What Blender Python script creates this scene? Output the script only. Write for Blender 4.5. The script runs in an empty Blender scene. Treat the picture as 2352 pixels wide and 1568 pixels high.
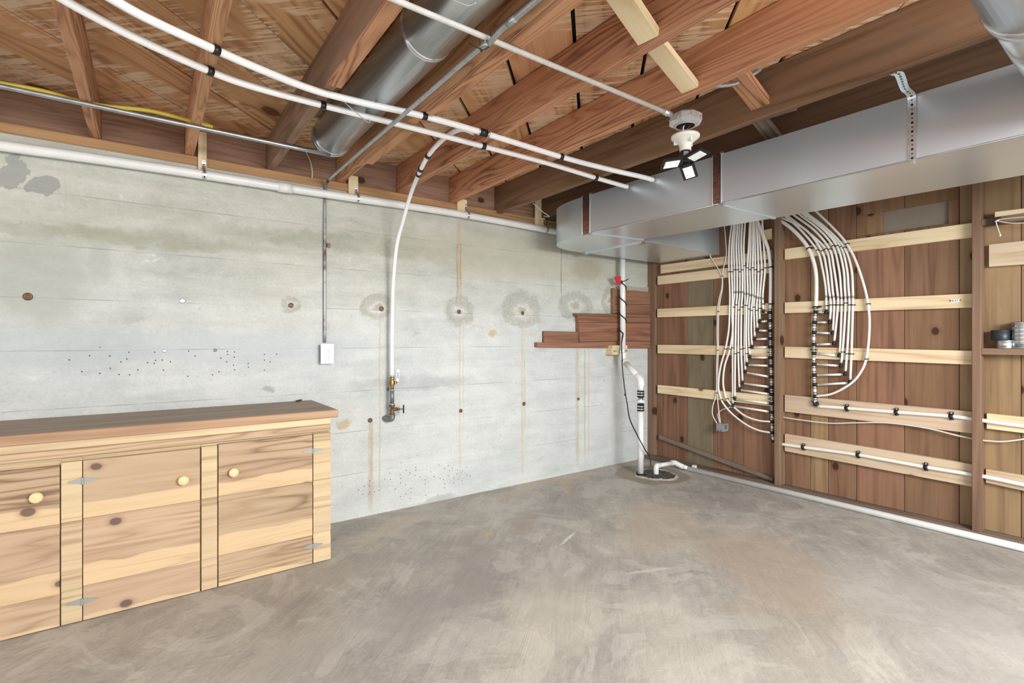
import bpy, bmesh, math, random
from mathutils import Vector as V, Matrix
random.seed(11)
sc = bpy.context.scene

# ------------------------------------------------------------------ camera, world, lights, exposure
F, CX, CY, YAW = 1160.0, 1176.0, 780.0, math.radians(35.78)
EYE = V((0, 0, 1.2))
cam = bpy.data.cameras.new('camera'); co = bpy.data.objects.new('camera', cam); sc.collection.objects.link(co)
co.location = EYE; co.rotation_euler = (math.pi/2, 0, -YAW)
cam.sensor_width = 36; cam.lens = F/2352*36; cam.shift_y = (CY-784)/2352; cam.clip_start = .02
sc.camera = co
w = bpy.data.worlds.new('daylight'); sc.world = w; w.use_nodes = True
w.node_tree.nodes['Background'].inputs[0].default_value = (.95, .98, 1, 1)
w.node_tree.nodes['Background'].inputs[1].default_value = 1.25
def area(name, loc, target, sx, sy, power, col):
    l = bpy.data.lights.new(name, 'AREA'); l.shape = 'RECTANGLE'; l.size = sx; l.size_y = sy; l.energy = power; l.color = col
    o = bpy.data.objects.new(name, l); sc.collection.objects.link(o); o.location = loc
    o.rotation_euler = (V(target)-V(loc)).to_track_quat('-Z', 'Y').to_euler(); return o
area('unseen_rear_light', (1.6, -1.9, 2.0), (1.9, 2.6, .2), 1.7, 1.0, 160, (1, .99, .97))  # unseen area light behind the eye, raised and tilted down to brighten the floor
sc.view_settings.view_transform = 'Standard'; sc.view_settings.look = 'None'
sc.view_settings.exposure = 0.58; sc.view_settings.gamma = 1; sc.view_settings.use_curve_mapping = False

# ------------------------------------------------------------------ measuring: a sight line meets a real plane of the room
YA, XB = 3.369, 4.165           # concrete wall face, board face of the wooden wall
ZJ, ZS = 2.24, 2.43             # underside of joists, underside of subfloor
def ray(u, v):
    s, c = math.sin(YAW), math.cos(YAW)
    return V((s, c, 0))+V((c, -s, 0))*((u-CX)/F)+V((0, 0, (CY-v)/F))
def PX(u, v, x=XB): d = ray(u, v); return EYE+d*(x/d.x)
def PY(u, v, y=YA): d = ray(u, v); return EYE+d*(y/d.y)
def PZ(u, v, z=0.0): d = ray(u, v); return EYE+d*((z-1.2)/d.z)

# ------------------------------------------------------------------ node helpers and materials
def lin(c):
    return tuple((x/255/12.92 if x/255 <= .04045 else ((x/255+.055)/1.055)**2.4) for x in c)+(1,)
class NT:
    def __init__(s, name):
        s.m = bpy.data.materials.new(name); s.m.use_nodes = True; s.t = s.m.node_tree
        s.b = s.t.nodes['Principled BSDF']
    def new(s, typ, **k):
        n = s.t.nodes.new(typ)
        for a, b in k.items(): setattr(n, a, b)
        return n
    def put(s, sock, val):
        if isinstance(val, bpy.types.NodeSocket): s.t.links.new(val, sock)
        elif val is not None: sock.default_value = val
    def M(s, op, a, b=None, c=None, clamp=False):
        n = s.new('ShaderNodeMath', operation=op, use_clamp=clamp)
        for i, x in enumerate((a, b, c)):
            if x is not None: s.put(n.inputs[i], x)
        return n.outputs[0]
    def comb(s, x, y, z):
        n = s.new('ShaderNodeCombineXYZ')
        for i, a in enumerate((x, y, z)): s.put(n.inputs[i], a)
        return n.outputs[0]
    def sep(s, v):
        n = s.new('ShaderNodeSeparateXYZ'); s.put(n.inputs[0], v); return n.outputs[0], n.outputs[1], n.outputs[2]
    def noise(s, vec, scale=1, detail=2, rough=.5, dist=0):
        n = s.new('ShaderNodeTexNoise'); s.put(n.inputs['Vector'], vec)
        for k, x in (('Scale', scale), ('Detail', detail), ('Roughness', rough), ('Distortion', dist)): n.inputs[k].default_value = x
        return n.outputs[0]
    def mr(s, v, a, b, c=0, d=1, smooth=True):
        n = s.new('ShaderNodeMapRange'); n.interpolation_type = 'SMOOTHSTEP' if smooth else 'LINEAR'
        s.put(n.inputs[0], v)
        for i, x in enumerate((a, b, c, d)): s.put(n.inputs[i+1], x)
        return n.outputs[0]
    def ramp(s, f, stops):
        n = s.new('ShaderNodeValToRGB'); e = n.color_ramp.elements
        while len(e) < len(stops): e.new(.5)
        for i, (p, c) in enumerate(stops): e[i].position = p; e[i].color = lin(c)
        s.put(n.inputs[0], f); return n.outputs[0]
    def mix(s, f, a, b, mode='MIX'):
        n = s.new('ShaderNodeMix', data_type='RGBA', blend_type=mode)
        s.put(n.inputs[0], f); s.put(n.inputs[6], a if not isinstance(a, tuple) or len(a) == 4 else lin(a))
        s.put(n.inputs[7], b if not isinstance(b, tuple) or len(b) == 4 else lin(b)); return n.outputs[2]
    def bump(s, h, strength=.2, dist=.01):
        n = s.new('ShaderNodeBump'); n.inputs['Strength'].default_value = strength; n.inputs['Distance'].default_value = dist
        s.put(n.inputs['Height'], h); s.put(s.b.inputs['Normal'], n.outputs[0])
    def obj(s):
        return s.new('ShaderNodeTexCoord').outputs['Object']
    def rand(s):
        return s.new('ShaderNodeObjectInfo').outputs['Random']
    def hsv(s, col, h=.5, sat=1, val=1):
        n = s.new('ShaderNodeHueSaturation'); s.put(n.inputs['Hue'], h); s.put(n.inputs['Saturation'], sat)
        s.put(n.inputs['Value'], val); s.put(n.inputs['Color'], col); return n.outputs[0]
    def fin(s, col, rough=.7, metal=0, spec=.5):
        s.put(s.b.inputs['Base Color'], col if not isinstance(col, tuple) or len(col) == 4 else lin(col))
        s.put(s.b.inputs['Roughness'], rough); s.put(s.b.inputs['Metallic'], metal)
        s.b.inputs['Specular IOR Level'].default_value = spec; return s.m

def wood(name, dark, mid, light, ring=8, gx=.35, gy=5., rough=.75, vary=.15, knot=0, fine=.4, bump=.12, sap=None, white=0, dirt=0, hue=.012, sat=.88, gate=.5, kcol=(48, 30, 22)):
    k = NT(name); x, y, z = k.sep(k.obj()); r = k.rand()
    r2 = k.M('FRACT', k.M('MULTIPLY', r, 17.31)); r3 = k.M('FRACT', k.M('MULTIPLY', r, 71.7))
    X = k.M('ADD', x, k.M('MULTIPLY', r, 31)); Y = k.M('ADD', y, k.M('MULTIPLY', r2, 9)); Z = k.M('ADD', z, k.M('MULTIPLY', r3, 5))
    q = k.comb(k.M('MULTIPLY', X, gx), k.M('MULTIPLY', Y, gy), k.M('MULTIPLY', Z, gy*1.4))
    f = k.noise(k.comb(k.M('MULTIPLY', X, 3), k.M('MULTIPLY', Y, 90), k.M('MULTIPLY', Z, 90)), 1, 3, .6)
    n = k.M('ADD', k.noise(q, 1.6, 2.2, .45, .25), k.M('MULTIPLY', k.M('SUBTRACT', f, .5), .035))
    c = k.M('PINGPONG', k.M('MULTIPLY', n, ring*1.7), 1); c = k.M('POWER', c, 2.0)
    patch = k.noise(k.comb(k.M('MULTIPLY', X, 1.1), k.M('MULTIPLY', Y, 4), k.M('MULTIPLY', Z, 4)), 1, 2)
    c = k.M('MULTIPLY', c, k.mr(patch, .3, .65, .25, 1))
    t = k.M('ADD', k.M('MULTIPLY', c, 1-fine), k.M('MULTIPLY', f, fine))
    col = k.ramp(t, [(.08, light), (.42, mid), (.98, dark)])
    big = k.noise(k.comb(k.M('MULTIPLY', X, .9), k.M('MULTIPLY', Y, 5), k.M('MULTIPLY', Z, 5)), 1, 2)
    col = k.hsv(col, k.M('ADD', .5105-hue/2, k.M('MULTIPLY', r3, hue)), sat, k.M('ADD', k.M('ADD', 1-vary, k.M('MULTIPLY', r2, 2*vary)), k.M('MULTIPLY', k.M('SUBTRACT', big, .5), .35)))
    if sap:
        e = k.M('ADD', k.M('MULTIPLY', y, sap[1]), k.M('MULTIPLY', k.M('SUBTRACT', k.noise(k.comb(k.M('MULTIPLY', X, 2), Y, 0), 2, 2), .5), .06))
        col = k.mix(k.M('MULTIPLY', k.mr(e, sap[2], sap[2]+.006), .85), col, k.hsv(k.mix(.65, col, sap[0]), .5, 1, 1.05))
    if white:
        wn = k.noise(k.comb(k.M('MULTIPLY', X, 1.7), k.M('MULTIPLY', Y, 2.2), 0), 1, 3, .6)
        ws = k.noise(k.comb(k.M('MULTIPLY', X, 38), k.M('MULTIPLY', Y, 2.5), 0), 1, 4, .6, .3)
        wf = k.noise(k.comb(k.M('MULTIPLY', X, 14), k.M('MULTIPLY', Y, 14), 0), 1, 5, .7)
        msk = k.M('MAXIMUM', k.M('MULTIPLY', k.mr(wn, .42, .50), k.mr(ws, .49, .54)), k.M('MULTIPLY', k.mr(wn, .52, .62), k.mr(wf, .38, .58, .2, .9)))
        col = k.mix(k.M('MULTIPLY', msk, white), col, (230, 204, 174))
    if dirt:
        dn = k.noise(k.comb(k.M('MULTIPLY', X, 1.3), k.M('MULTIPLY', Y, 6), Z), 1, 4, .65)
        col = k.mix(k.M('MULTIPLY', k.mr(dn, .45, .75), dirt), col, (92, 80, 70))
    if knot:
        v = k.new('ShaderNodeTexVoronoi', voronoi_dimensions='2D', feature='F1')
        wob = k.noise(k.comb(X, Y, Z), 9, 2)
        k.put(v.inputs['Vector'], k.comb(k.M('MULTIPLY', X, knot), k.M('MULTIPLY', Y, knot*1.35), 0)); v.inputs['Scale'].default_value = 1
        kd = k.M('ADD', v.outputs['Distance'], k.M('MULTIPLY', k.M('SUBTRACT', wob, .5), .05))
        gate = k.M('GREATER_THAN', k.sep(v.outputs['Color'])[0], gate)
        col = k.mix(k.M('MULTIPLY', k.mr(kd, .14, .04, 0, .3), gate), col, (90, 50, 35))
        col = k.mix(k.M('MULTIPLY', k.mr(kd, .075, .05, 0, .85), gate), col, kcol)
    if bump: k.bump(t, bump, .004)
    return k.fin(col, rough, 0, .3)

def plain(name, c, rough=.5, metal=0, spec=.5, var=.06, sc_=12, c2=None, bump=0):
    k = NT(name); n = k.noise(k.obj(), sc_, 3, .6)
    a = k.hsv(lin(c), .5, 1, k.mr(n, .3, .7, 1-var, 1+var)) if c2 is None else k.mix(k.mr(n, .42, .62), c, c2)
    if bump: k.bump(n, bump, .003)
    return k.fin(a, rough, metal, spec)

MT = {}
MT['joist'] = wood('joist_fir', (98, 50, 30), (180, 114, 76), (200, 138, 98), ring=17, gx=.42, gy=4.2, vary=.08, fine=.3, knot=.9, kcol=(96, 52, 28))
MT['joist_old'] = wood('joist_greyed', (98, 68, 52), (144, 106, 84), (160, 122, 100), ring=11, gx=.3, gy=4, vary=.06, fine=.45, dirt=.45)
MT['joist_mid'] = wood('joist_brown', (84, 56, 38), (128, 90, 63), (144, 104, 76), ring=9, gx=.3, gy=3.5, vary=.04, fine=.45, dirt=.35)
MT['joist_dark'] = wood('joist_dark_brown', (64, 42, 28), (98, 68, 47), (112, 80, 57), ring=9, gx=.3, gy=3.5, vary=.05, fine=.5, dirt=.4)  # darkest brown, for the joists over the square duct
MT['strip'] = wood('joist_strip', (150, 88, 50), (186, 122, 78), (204, 142, 96), ring=9, gx=.2, gy=6, vary=.06)
MT['subfloor'] = wood('subfloor_board', (142, 84, 48), (196, 132, 86), (218, 160, 112), ring=10, gx=.5, gy=3.4, vary=.2, fine=.35, white=.95, knot=1.1, kcol=(92, 50, 28))
MT['rim'] = wood('rim_board', (112, 76, 60), (152, 110, 90), (168, 126, 104), ring=12, gx=.4, gy=8, vary=.08, knot=2.0, dirt=.3)
MT['sill'] = wood('sill_plate', (122, 74, 44), (168, 112, 70), (190, 136, 92), ring=9, gx=.35, gy=9, vary=.08, dirt=.2)
MT['wallboard'] = wood('wall_board', (98, 62, 42), (136, 92, 66), (152, 108, 80), ring=7, gx=.25, gy=5, vary=.16, fine=.5, knot=2.1, gate=.3, dirt=.2, hue=.02)
MT['wallboard_pale'] = wood('wall_board_pale', (120, 86, 58), (150, 114, 80), (164, 128, 92), ring=6, gx=.25, gy=5, vary=.08, fine=.5, knot=2.0, dirt=.25)
MT['wallboard_grey'] = wood('wall_board_greygreen', (92, 80, 62), (122, 106, 84), (138, 120, 98), ring=5, gx=.6, gy=4, vary=.05, fine=.7, knot=2.0, dirt=.35)
MT['stud'] = wood('stud', (100, 72, 54), (132, 98, 76), (146, 112, 90), ring=7, gx=.25, gy=6, vary=.06, fine=.55, knot=1.6, dirt=.25)
MT['plate'] = wood('bottom_plate', (78, 62, 52), (112, 94, 82), (134, 118, 106), ring=6, gx=.25, gy=6, vary=.04, dirt=.5)
MT['grey_wood'] = wood('weathered_wood', (86, 74, 66), (118, 102, 90), (138, 122, 110), ring=8, gx=.2, gy=8, vary=.05, dirt=.3)
MT['batten'] = wood('pine_batten', (190, 150, 108), (222, 192, 152), (234, 208, 172), ring=6, gx=.3, gy=5, vary=.05, fine=.35, knot=2.6, kcol=(126, 66, 36), bump=.06)
MT['batten_dull'] = wood('pine_batten_dull', (168, 134, 106), (202, 172, 144), (214, 188, 162), ring=6, gx=.3, gy=6, vary=.05, fine=.4, knot=2.6, kcol=(110, 66, 42), bump=.06)
MT['brace'] = wood('pale_brace', (204, 168, 122), (230, 202, 160), (240, 218, 182), ring=4, gx=.6, gy=5, vary=.05, knot=2.2, kcol=(120, 80, 50), bump=.05)
MT['cab'] = wood('cabinet_pine', (112, 80, 64), (176, 142, 114), (192, 160, 132), ring=10, gx=.5, gy=6, vary=.06, fine=.3, knot=2.9, gate=.3, kcol=(100, 80, 76), sap=((222, 194, 152), -1, .05), bump=.08, sat=.92)
MT['cab_stile'] = wood('cabinet_stile', (150, 116, 84), (196, 164, 128), (212, 182, 144), ring=4, gx=.3, gy=14, vary=.05, fine=.45, bump=.08)
MT['cab_rail'] = wood('cabinet_rail', (164, 128, 96), (204, 172, 136), (222, 194, 154), ring=6, gx=.2, gy=9, vary=.04, fine=.35, bump=.06)
MT['counter'] = wood('counter_top', (84, 66, 54), (136, 114, 96), (158, 136, 116), ring=9, gx=.35, gy=7, vary=.03, fine=.45, rough=.5, dirt=.5)
MT['counter_edge'] = wood('counter_edge', (136, 96, 68), (176, 132, 100), (192, 150, 118), ring=6, gx=.3, gy=9, vary=.03, rough=.6)
MT['plank'] = wood('red_plank', (98, 56, 40), (136, 84, 62), (156, 104, 80), ring=9, gx=.3, gy=6, vary=.1, fine=.5, dirt=.2)
MT['pvc'] = plain('pvc_white', (232, 233, 232), .35, var=.03)
MT['pex'] = plain('pex_white', (236, 234, 228), .35, var=.03)
MT['pexpipe'] = plain('pex_pipe_white', (240, 241, 242), .3, var=.02)
MT['cable'] = plain('cable_white', (222, 219, 210), .45, var=.03)
MT['yellow'] = plain('yellow_cable', (222, 202, 78), .4)
MT['black'] = plain('black_plastic', (28, 28, 30), .4)
MT['rubber'] = plain('black_rubber', (24, 24, 25), .55)
MT['hole'] = plain('dark_hole', (16, 15, 15), .9)
MT['steel'] = plain('steel', (214, 217, 220), .32, .8, var=.1, sc_=30)
MT['crimp'] = plain('crimp_ring', (205, 207, 208), .3, .9)
MT['emt'] = plain('emt_conduit', (176, 180, 182), .38, .85, var=.12, sc_=25)
MT['emt_paint'] = plain('painted_conduit', (208, 208, 204), .45, .0, var=.07, sc_=25)
MT['rustpipe'] = plain('rusty_conduit', (166, 172, 176), .45, .6, c2=(104, 62, 44), sc_=6)
MT['brass'] = plain('brass', (176, 146, 96), .4, .8, c2=(120, 96, 70), sc_=40)
MT['bronze'] = plain('old_bronze', (120, 92, 72), .55, .6, var=.2, sc_=40)
MT['iron'] = plain('grey_iron', (132, 138, 140), .5, .6, var=.15, sc_=40)
MT['red'] = plain('red_plastic', (206, 44, 50), .5)
MT['porcelain'] = plain('porcelain', (234, 232, 222), .25)
MT['white'] = plain('white_plastic', (246, 246, 246), .3, var=.01)
MT['greybox'] = plain('grey_box', (140, 146, 148), .45)
MT['greypanel'] = plain('grey_panel', (140, 130, 116), .8, var=.04)
MT['tape'] = plain('foil_tape', (172, 150, 148), .2, .95, var=.25, sc_=40, bump=.3)
MT['diecast'] = plain('die_cast', (206, 208, 210), .38, .45, var=.06)
MT['hinge'] = plain('hinge_zinc', (160, 164, 158), .5, .3, var=.06)
MT['tin'] = plain('tin', (196, 200, 204), .25, .95)
MT['tin_dark'] = plain('dark_tin', (48, 56, 62), .4, .3)
MT['blue'] = plain('blue_print', (84, 120, 150), .5)
MT['gravel'] = plain('wet_gravel', (58, 58, 56), .8, c2=(96, 94, 90), sc_=60, bump=.8)
MT['mortar'] = plain('mortar', (172, 166, 154), .9, var=.15, sc_=40, bump=.6)
MT['knobwood'] = plain('knob_wood', (236, 206, 158), .45, var=.05)
k = NT('led_diffuser'); k.fin((226, 228, 230), .4); k.b.inputs['Emission Color'].default_value = (1, 1, 1, 1); k.b.inputs['Emission Strength'].default_value = .12; MT['led'] = k.m
def galv(name, c, rough, metal):
    k = NT(name); n = k.noise(k.obj(), 1.2, 3, .5)
    return k.fin(k.hsv(lin(c), .5, 1, k.mr(n, .25, .75, .93, 1.04)), rough, metal)
MT['galv'] = galv('galvanised_duct', (222, 233, 241), .30, .72)
MT['galv_round'] = galv('galvanised_round_duct', (216, 221, 224), .24, .85)

# board formed concrete wall with its rust streaks, damp rings and lime marks
FORM = [0, .30, .585, .855, 1.145, 1.405, 1.67, 1.93, 2.185]
def concrete_wall():
    k = NT('concrete_wall'); x, y, z = k.sep(k.obj()); P = k.comb(x, 0, z)
    n1 = k.noise(P, .9, 5, .6); n2 = k.noise(k.comb(k.M('MULTIPLY', x, 1.0), 0, k.M('MULTIPLY', z, 7)), 1.3, 6, .65, .4); n3 = k.noise(P, 60, 3, .6)
    n4 = k.noise(k.comb(k.M('MULTIPLY', x, 5), 0, k.M('MULTIPLY', z, 9)), 1, 6, .7, .6); n5 = k.noise(P, 3.2, 6, .7, .5)
    t = k.M('ADD', k.M('MULTIPLY', n1, .30), k.M('ADD', k.M('MULTIPLY', n2, .30), k.M('ADD', k.M('MULTIPLY', n4, .2), k.M('MULTIPLY', n5, .2))))
    lowc = k.ramp(t, [(.36, (168, 174, 174)), (.45, (190, 195, 194)), (.53, (202, 206, 205)), (.64, (214, 218, 217))])
    topc = k.ramp(t, [(.36, (156, 156, 144)), (.45, (180, 180, 168)), (.53, (194, 194, 183)), (.64, (206, 206, 197))])
    hgt = k.M('ADD', z, k.M('MULTIPLY', k.M('SUBTRACT', n1, .5), 1.2))
    col = k.mix(k.mr(hgt, 1.1, 1.75, 0, .85), lowc, topc)
    col = k.hsv(col, .5, 1, k.mr(n3, .3, .7, .95, 1.03))
    # scattered scuffs and trowel scratches
    s1 = k.noise(k.comb(k.M('MULTIPLY', x, 14), 0, k.M('MULTIPLY', z, 26)), 1, 5, .7, 1.5)
    col = k.mix(k.M('MULTIPLY', k.mr(s1, .60, .70), .35), col, (150, 152, 146))
    col = k.mix(k.M('MULTIPLY', k.mr(s1, .40, .30), .4), col, (226, 228, 225))
    wx = k.M('MULTIPLY', k.M('SUBTRACT', k.noise(k.comb(x, 0, z), 9, 4, .65), .5), .14)
    wz = k.M('MULTIPLY', k.M('SUBTRACT', k.noise(k.comb(k.M('ADD', x, 7), 3, z), 9, 4, .65), .5), .14)
    xd, zd = k.M('ADD', x, wx), k.M('ADD', z, wz)
    def ell(u, v, ru, rv):
        p = PY(u, v); a = abs(PY(u+ru, v).x-p.x); b = abs(PY(u, v+rv).z-p.z)
        dx = k.M('DIVIDE', k.M('SUBTRACT', xd, p.x), a); dz = k.M('DIVIDE', k.M('SUBTRACT', zd, p.z), b)
        return k.M('SQRT', k.M('ADD', k.M('MULTIPLY', dx, dx), k.M('MULTIPLY', dz, dz)))
    # broad tints: yellowish damp band, grey patch at far end, cooler low left
    for (u, v, ru, rv, c, s) in [(300, 548, 330, 22, (143, 145, 122), .45), (800, 560, 260, 24, (149, 151, 134), .5), (1200, 590, 240, 60, (180, 178, 159), .5),
                                 (90, 640, 130, 120, (164, 168, 159), .6), (150, 800, 260, 60, (168, 178, 178), .45), (560, 800, 300, 40, (180, 189, 191), .45),
                                 (950, 880, 150, 18, (164, 168, 168), .5), (30, 395, 34, 40, (151, 153, 149), .8), (105, 430, 38, 26, (149, 151, 149), .8),
                                 (1350, 620, 40, 30, (153, 147, 122), .5), (230, 600, 30, 55, (170, 172, 166), .5), (620, 890, 18, 10, (143, 147, 145), .6), (790, 975, 20, 12, (187, 162, 122), .7), (1130, 765, 8, 10, (191, 164, 124), .8), (1000, 1150, 50, 12, (153, 157, 153), .45)]:
        msk = k.mr(ell(u, v, ru, rv), 1.15, .55)
        if rv < 30 and ru > 100: msk = k.M('MULTIPLY', msk, k.mr(n4, .38, .58, .45, 1.3))
        if u < 120 and v < 450: msk = k.mr(ell(u, v, ru, rv), .98, .9)
        col = k.mix(k.M('MULTIPLY', msk, s, clamp=True), col, c)
    # lime rings round the form ties
    br = k.noise(P, 45, 3, .7)
    for (u, v, ru, rv) in [(868, 705, 36, 28), (1054, 714, 32, 32), (1200, 712, 42, 40), (1322, 703, 36, 34), (1398, 690, 14, 30), (668, 700, 22, 18)]:
        d = ell(u, v, ru, rv)
        ring = k.M('MULTIPLY', k.mr(d, 1.15, .95), k.mr(d, .25, .6))
        col = k.mix(k.M('MULTIPLY', ring, k.mr(br, .3, .65, .2, .6)), col, (146, 144, 130))
        col = k.mix(k.M('MULTIPLY', k.mr(d, .75, .3), k.mr(br, .45, .6, 0, .7)), col, (212, 212, 204))
        col = k.mix(k.mr(d, .35, .1, 0, .5), col, (134, 115, 92))
    # rust and water streaks
    xs = k.M('ADD', x, k.M('MULTIPLY', k.M('SUBTRACT', k.noise(k.comb(0, 0, z), 9, 4, .6), .5), .035))
    sbr = k.mr(k.noise(k.comb(k.M('MULTIPLY', x, 30), 0, k.M('MULTIPLY', z, 5)), 1, 4, .65), .3, .6, .15, .85)
    for (u, v0, v1, wpx, c, s) in [(851, 968, 1180, 9, (178, 153, 111), .75), (872, 735, 1150, 3, (187, 164, 122), .7), (1053, 510, 700, 7, (187, 157, 113), .7), (1050, 560, 700, 2.5, (153, 111, 73), .8),
                                   (1058, 560, 690, 2, (160, 122, 86), .7), (1056, 745, 1110, 3, (187, 170, 139), .6), (1064, 745, 1000, 2, (189, 174, 143), .6), (1200, 745, 1095, 5, (189, 170, 134), .55), (1205, 760, 1000, 2, (180, 157, 118), .6),
                                   (1326, 800, 1075, 6, (183, 160, 118), .65), (1343, 800, 1060, 2.5, (178, 153, 113), .7), (1352, 800, 1060, 2, (187, 168, 134), .6), (1289, 572, 700, 1.8, (122, 103, 84), .85), (744, 560, 700, 2, (181, 164, 134), .4), (150, 405, 560, 3, (181, 172, 143), .4)]:
        p = PY(u, v0); q = PY(u, v1); wd = abs(PY(u+wpx, v0).x-p.x)
        d = k.M('ABSOLUTE', k.M('SUBTRACT', xs, p.x))
        m = k.M('MULTIPLY', k.mr(d, wd, wd*.2, 0, sbr), k.M('MULTIPLY', k.mr(z, p.z+.02, p.z-.02), k.mr(z, q.z-.06, q.z+.2)))
        col = k.mix(k.M('MULTIPLY', m, s), col, c)
    # form board joints
    zj = k.M('ADD', z, k.M('MULTIPLY', k.M('SUBTRACT', k.noise(k.comb(x, 0, 0), 1.7, 3), .5), .016))
    br = k.mr(k.noise(k.comb(k.M('MULTIPLY', x, 3), 0, k.M('MULTIPLY', z, 1.2)), 1, 3), .42, .58)
    for zz in FORM[1:-1]:
        col = k.mix(k.M('MULTIPLY', k.mr(k.M('ABSOLUTE', k.M('SUBTRACT', zj, zz)), .0045, .001), k.M('MULTIPLY', br, .45)), col, (143, 145, 141))
    # air holes, low on the wall and in a swarm at the far end
    v = k.new('ShaderNodeTexVoronoi', voronoi_dimensions='2D'); k.put(v.inputs['Vector'], k.comb(x, z, 0)); v.inputs['Scale'].default_value = 26
    dens = k.M('MAXIMUM', k.M('MULTIPLY', k.mr(ell(420, 830, 260, 45), 1.2, .4), .9), k.M('MULTIPLY', k.mr(ell(960, 1110, 160, 50), 1.2, .3), .8))
    rr = k.sep(v.outputs['Color'])[0]
    col = k.mix(k.M('MULTIPLY', k.mr(v.outputs['Distance'], .11, .07), k.M('MULTIPLY', k.M('GREATER_THAN', dens, .35), k.M('GREATER_THAN', rr, .6))), col, (80, 80, 76))
    k.bump(k.M('ADD', k.M('MULTIPLY', n3, .35), k.M('MULTIPLY', n2, .6)), .22, .01)
    return k.fin(col, .85, 0, .25)
MT['concrete'] = concrete_wall()

def concrete_floor():
    k = NT('concrete_floor'); x, y, z = k.sep(k.obj()); P = k.comb(x, y, 0)
    n1 = k.noise(P, .8, 5, .6, .4); n2 = k.noise(P, 3.2, 5, .65, .8); n3 = k.noise(P, 45, 4, .65)
    sw = k.noise(k.comb(k.M('ADD', k.M('MULTIPLY', x, 1.2), k.M('MULTIPLY', y, 1.2)), k.M('MULTIPLY', k.M('SUBTRACT', x, y), 9), 0), 1.2, 5, .7, 1.2)
    n4 = k.noise(P, 7, 6, .72, 1.0); n5 = k.noise(P, 1.7, 6, .6, 2.2)
    t = k.M('ADD', k.M('MULTIPLY', n1, .3), k.M('ADD', k.M('MULTIPLY', n2, .25), k.M('ADD', k.M('MULTIPLY', sw, .25), k.M('MULTIPLY', n4, .2))))
    col = k.ramp(t, [(.36, (136, 134, 130)), (.45, (159, 156, 150)), (.53, (175, 171, 163)), (.64, (195, 191, 182))])
    col = k.hsv(col, .5, 1, k.mr(n3, .3, .7, .93, 1.05))
    # thin films of dried slurry with ragged edges
    col = k.mix(k.M('MULTIPLY', k.mr(n5, .53, .56), .28), col, (205, 203, 196))
    col = k.mix(k.M('MULTIPLY', k.mr(n5, .43, .40), .30), col, (146, 141, 135))
    wx = k.M('MULTIPLY', k.M('SUBTRACT', k.noise(P, 2.2, 6, .68), .5), .8)
    wy = k.M('MULTIPLY', k.M('SUBTRACT', k.noise(k.comb(k.M('ADD', x, 9), y, 4), 2.2, 6, .68), .5), .8)
    xd, yd = k.M('ADD', x, wx), k.M('ADD', y, wy)
    def ell(u, v, rx, ry, ang=0, warp=True):
        p = PZ(u, v); a, b = math.cos(math.radians(ang)), math.sin(math.radians(ang))
        dx = k.M('SUBTRACT', xd if warp else x, p.x); dy = k.M('SUBTRACT', yd if warp else y, p.y)
        e = k.M('DIVIDE', k.M('ADD', k.M('MULTIPLY', dx, a), k.M('MULTIPLY', dy, b)), rx)
        f = k.M('DIVIDE', k.M('SUBTRACT', k.M('MULTIPLY', dy, a), k.M('MULTIPLY', dx, b)), ry)
        return k.M('SQRT', k.M('ADD', k.M('MULTIPLY', e, e), k.M('MULTIPLY', f, f)))
    for (u, v, rx, ry, ang, c, s, soft) in [
            (1780, 1310, .75, .42, 60, (167, 150, 134), 0.64, 0.36), (1500, 1200, .7, .3, 30, (192, 176, 159), 0.51, 0.36), (1250, 1110, .9, .2, 10, (197, 182, 164), 0.51, 0.30),
            (1090, 1300, .55, .16, 70, (152, 146, 141), 0.64, 0.45), (1200, 1190, .30, .14, 60, (160, 150, 141), 0.64, 0.45), (960, 1400, .40, .22, 20, (155, 152, 148), 0.59, 0.42), (800, 1300, .35, .2, 10, (162, 155, 148), 0.51, 0.42),
            (1250, 1420, .5, .3, 30, (203, 198, 186), 0.51, 0.36), (1560, 1480, .6, .3, 50, (195, 192, 182), 0.51, 0.30), (2150, 1400, .8, .5, 50, (174, 172, 166), 0.51, 0.30), (700, 1500, .5, .25, 20, (174, 169, 164), 0.51, 0.36), (900, 1220, .45, .14, 20, (197, 187, 171), 0.59, 0.36),
            (1000, 1230, .12, .25, 10, (157, 152, 146), 0.42, 0.42), (1850, 1500, .25, .8, -50, (167, 159, 145), 0.42, 0.30)]:
        col = k.mix(k.M('MULTIPLY', k.mr(ell(u, v, rx, ry, ang), 1.1, soft), s), col, c)
    # pale scraped ridge and small marks
    for (u, v, rx, ry, ang, c, s) in [(1490, 1310, .16, .016, -20, (217, 214, 206), .5), (1305, 1236, .12, .012, 25, (228, 225, 217), .8), (1123, 1224, .035, .03, 0, (206, 171, 109), .8), (1300, 1120, .2, .03, 60, (202, 162, 126), .5)]:
        col = k.mix(k.M('MULTIPLY', k.mr(ell(u, v, rx, ry, ang, False), 1.3, .5), k.M('MULTIPLY', k.mr(n3, .3, .6, .3, 1), s)), col, c)
    # damp patch round the sump
    d = ell(1497, 1089, .33, .33, 0, False); d = k.M('ADD', d, k.M('MULTIPLY', k.M('SUBTRACT', k.noise(P, 7, 3), .5), .35))
    col = k.mix(k.mr(d, 1.02, .93, 0, .8), col, (141, 132, 117))
    k.bump(k.M('ADD', k.M('MULTIPLY', n3, .3), k.M('ADD', k.M('MULTIPLY', sw, .7), k.M('MULTIPLY', n4, .5))), .4, .012)
    return k.fin(col, k.mr(n2, .3, .7, .5, .75), 0, .35)
MT['floor'] = concrete_floor()

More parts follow.
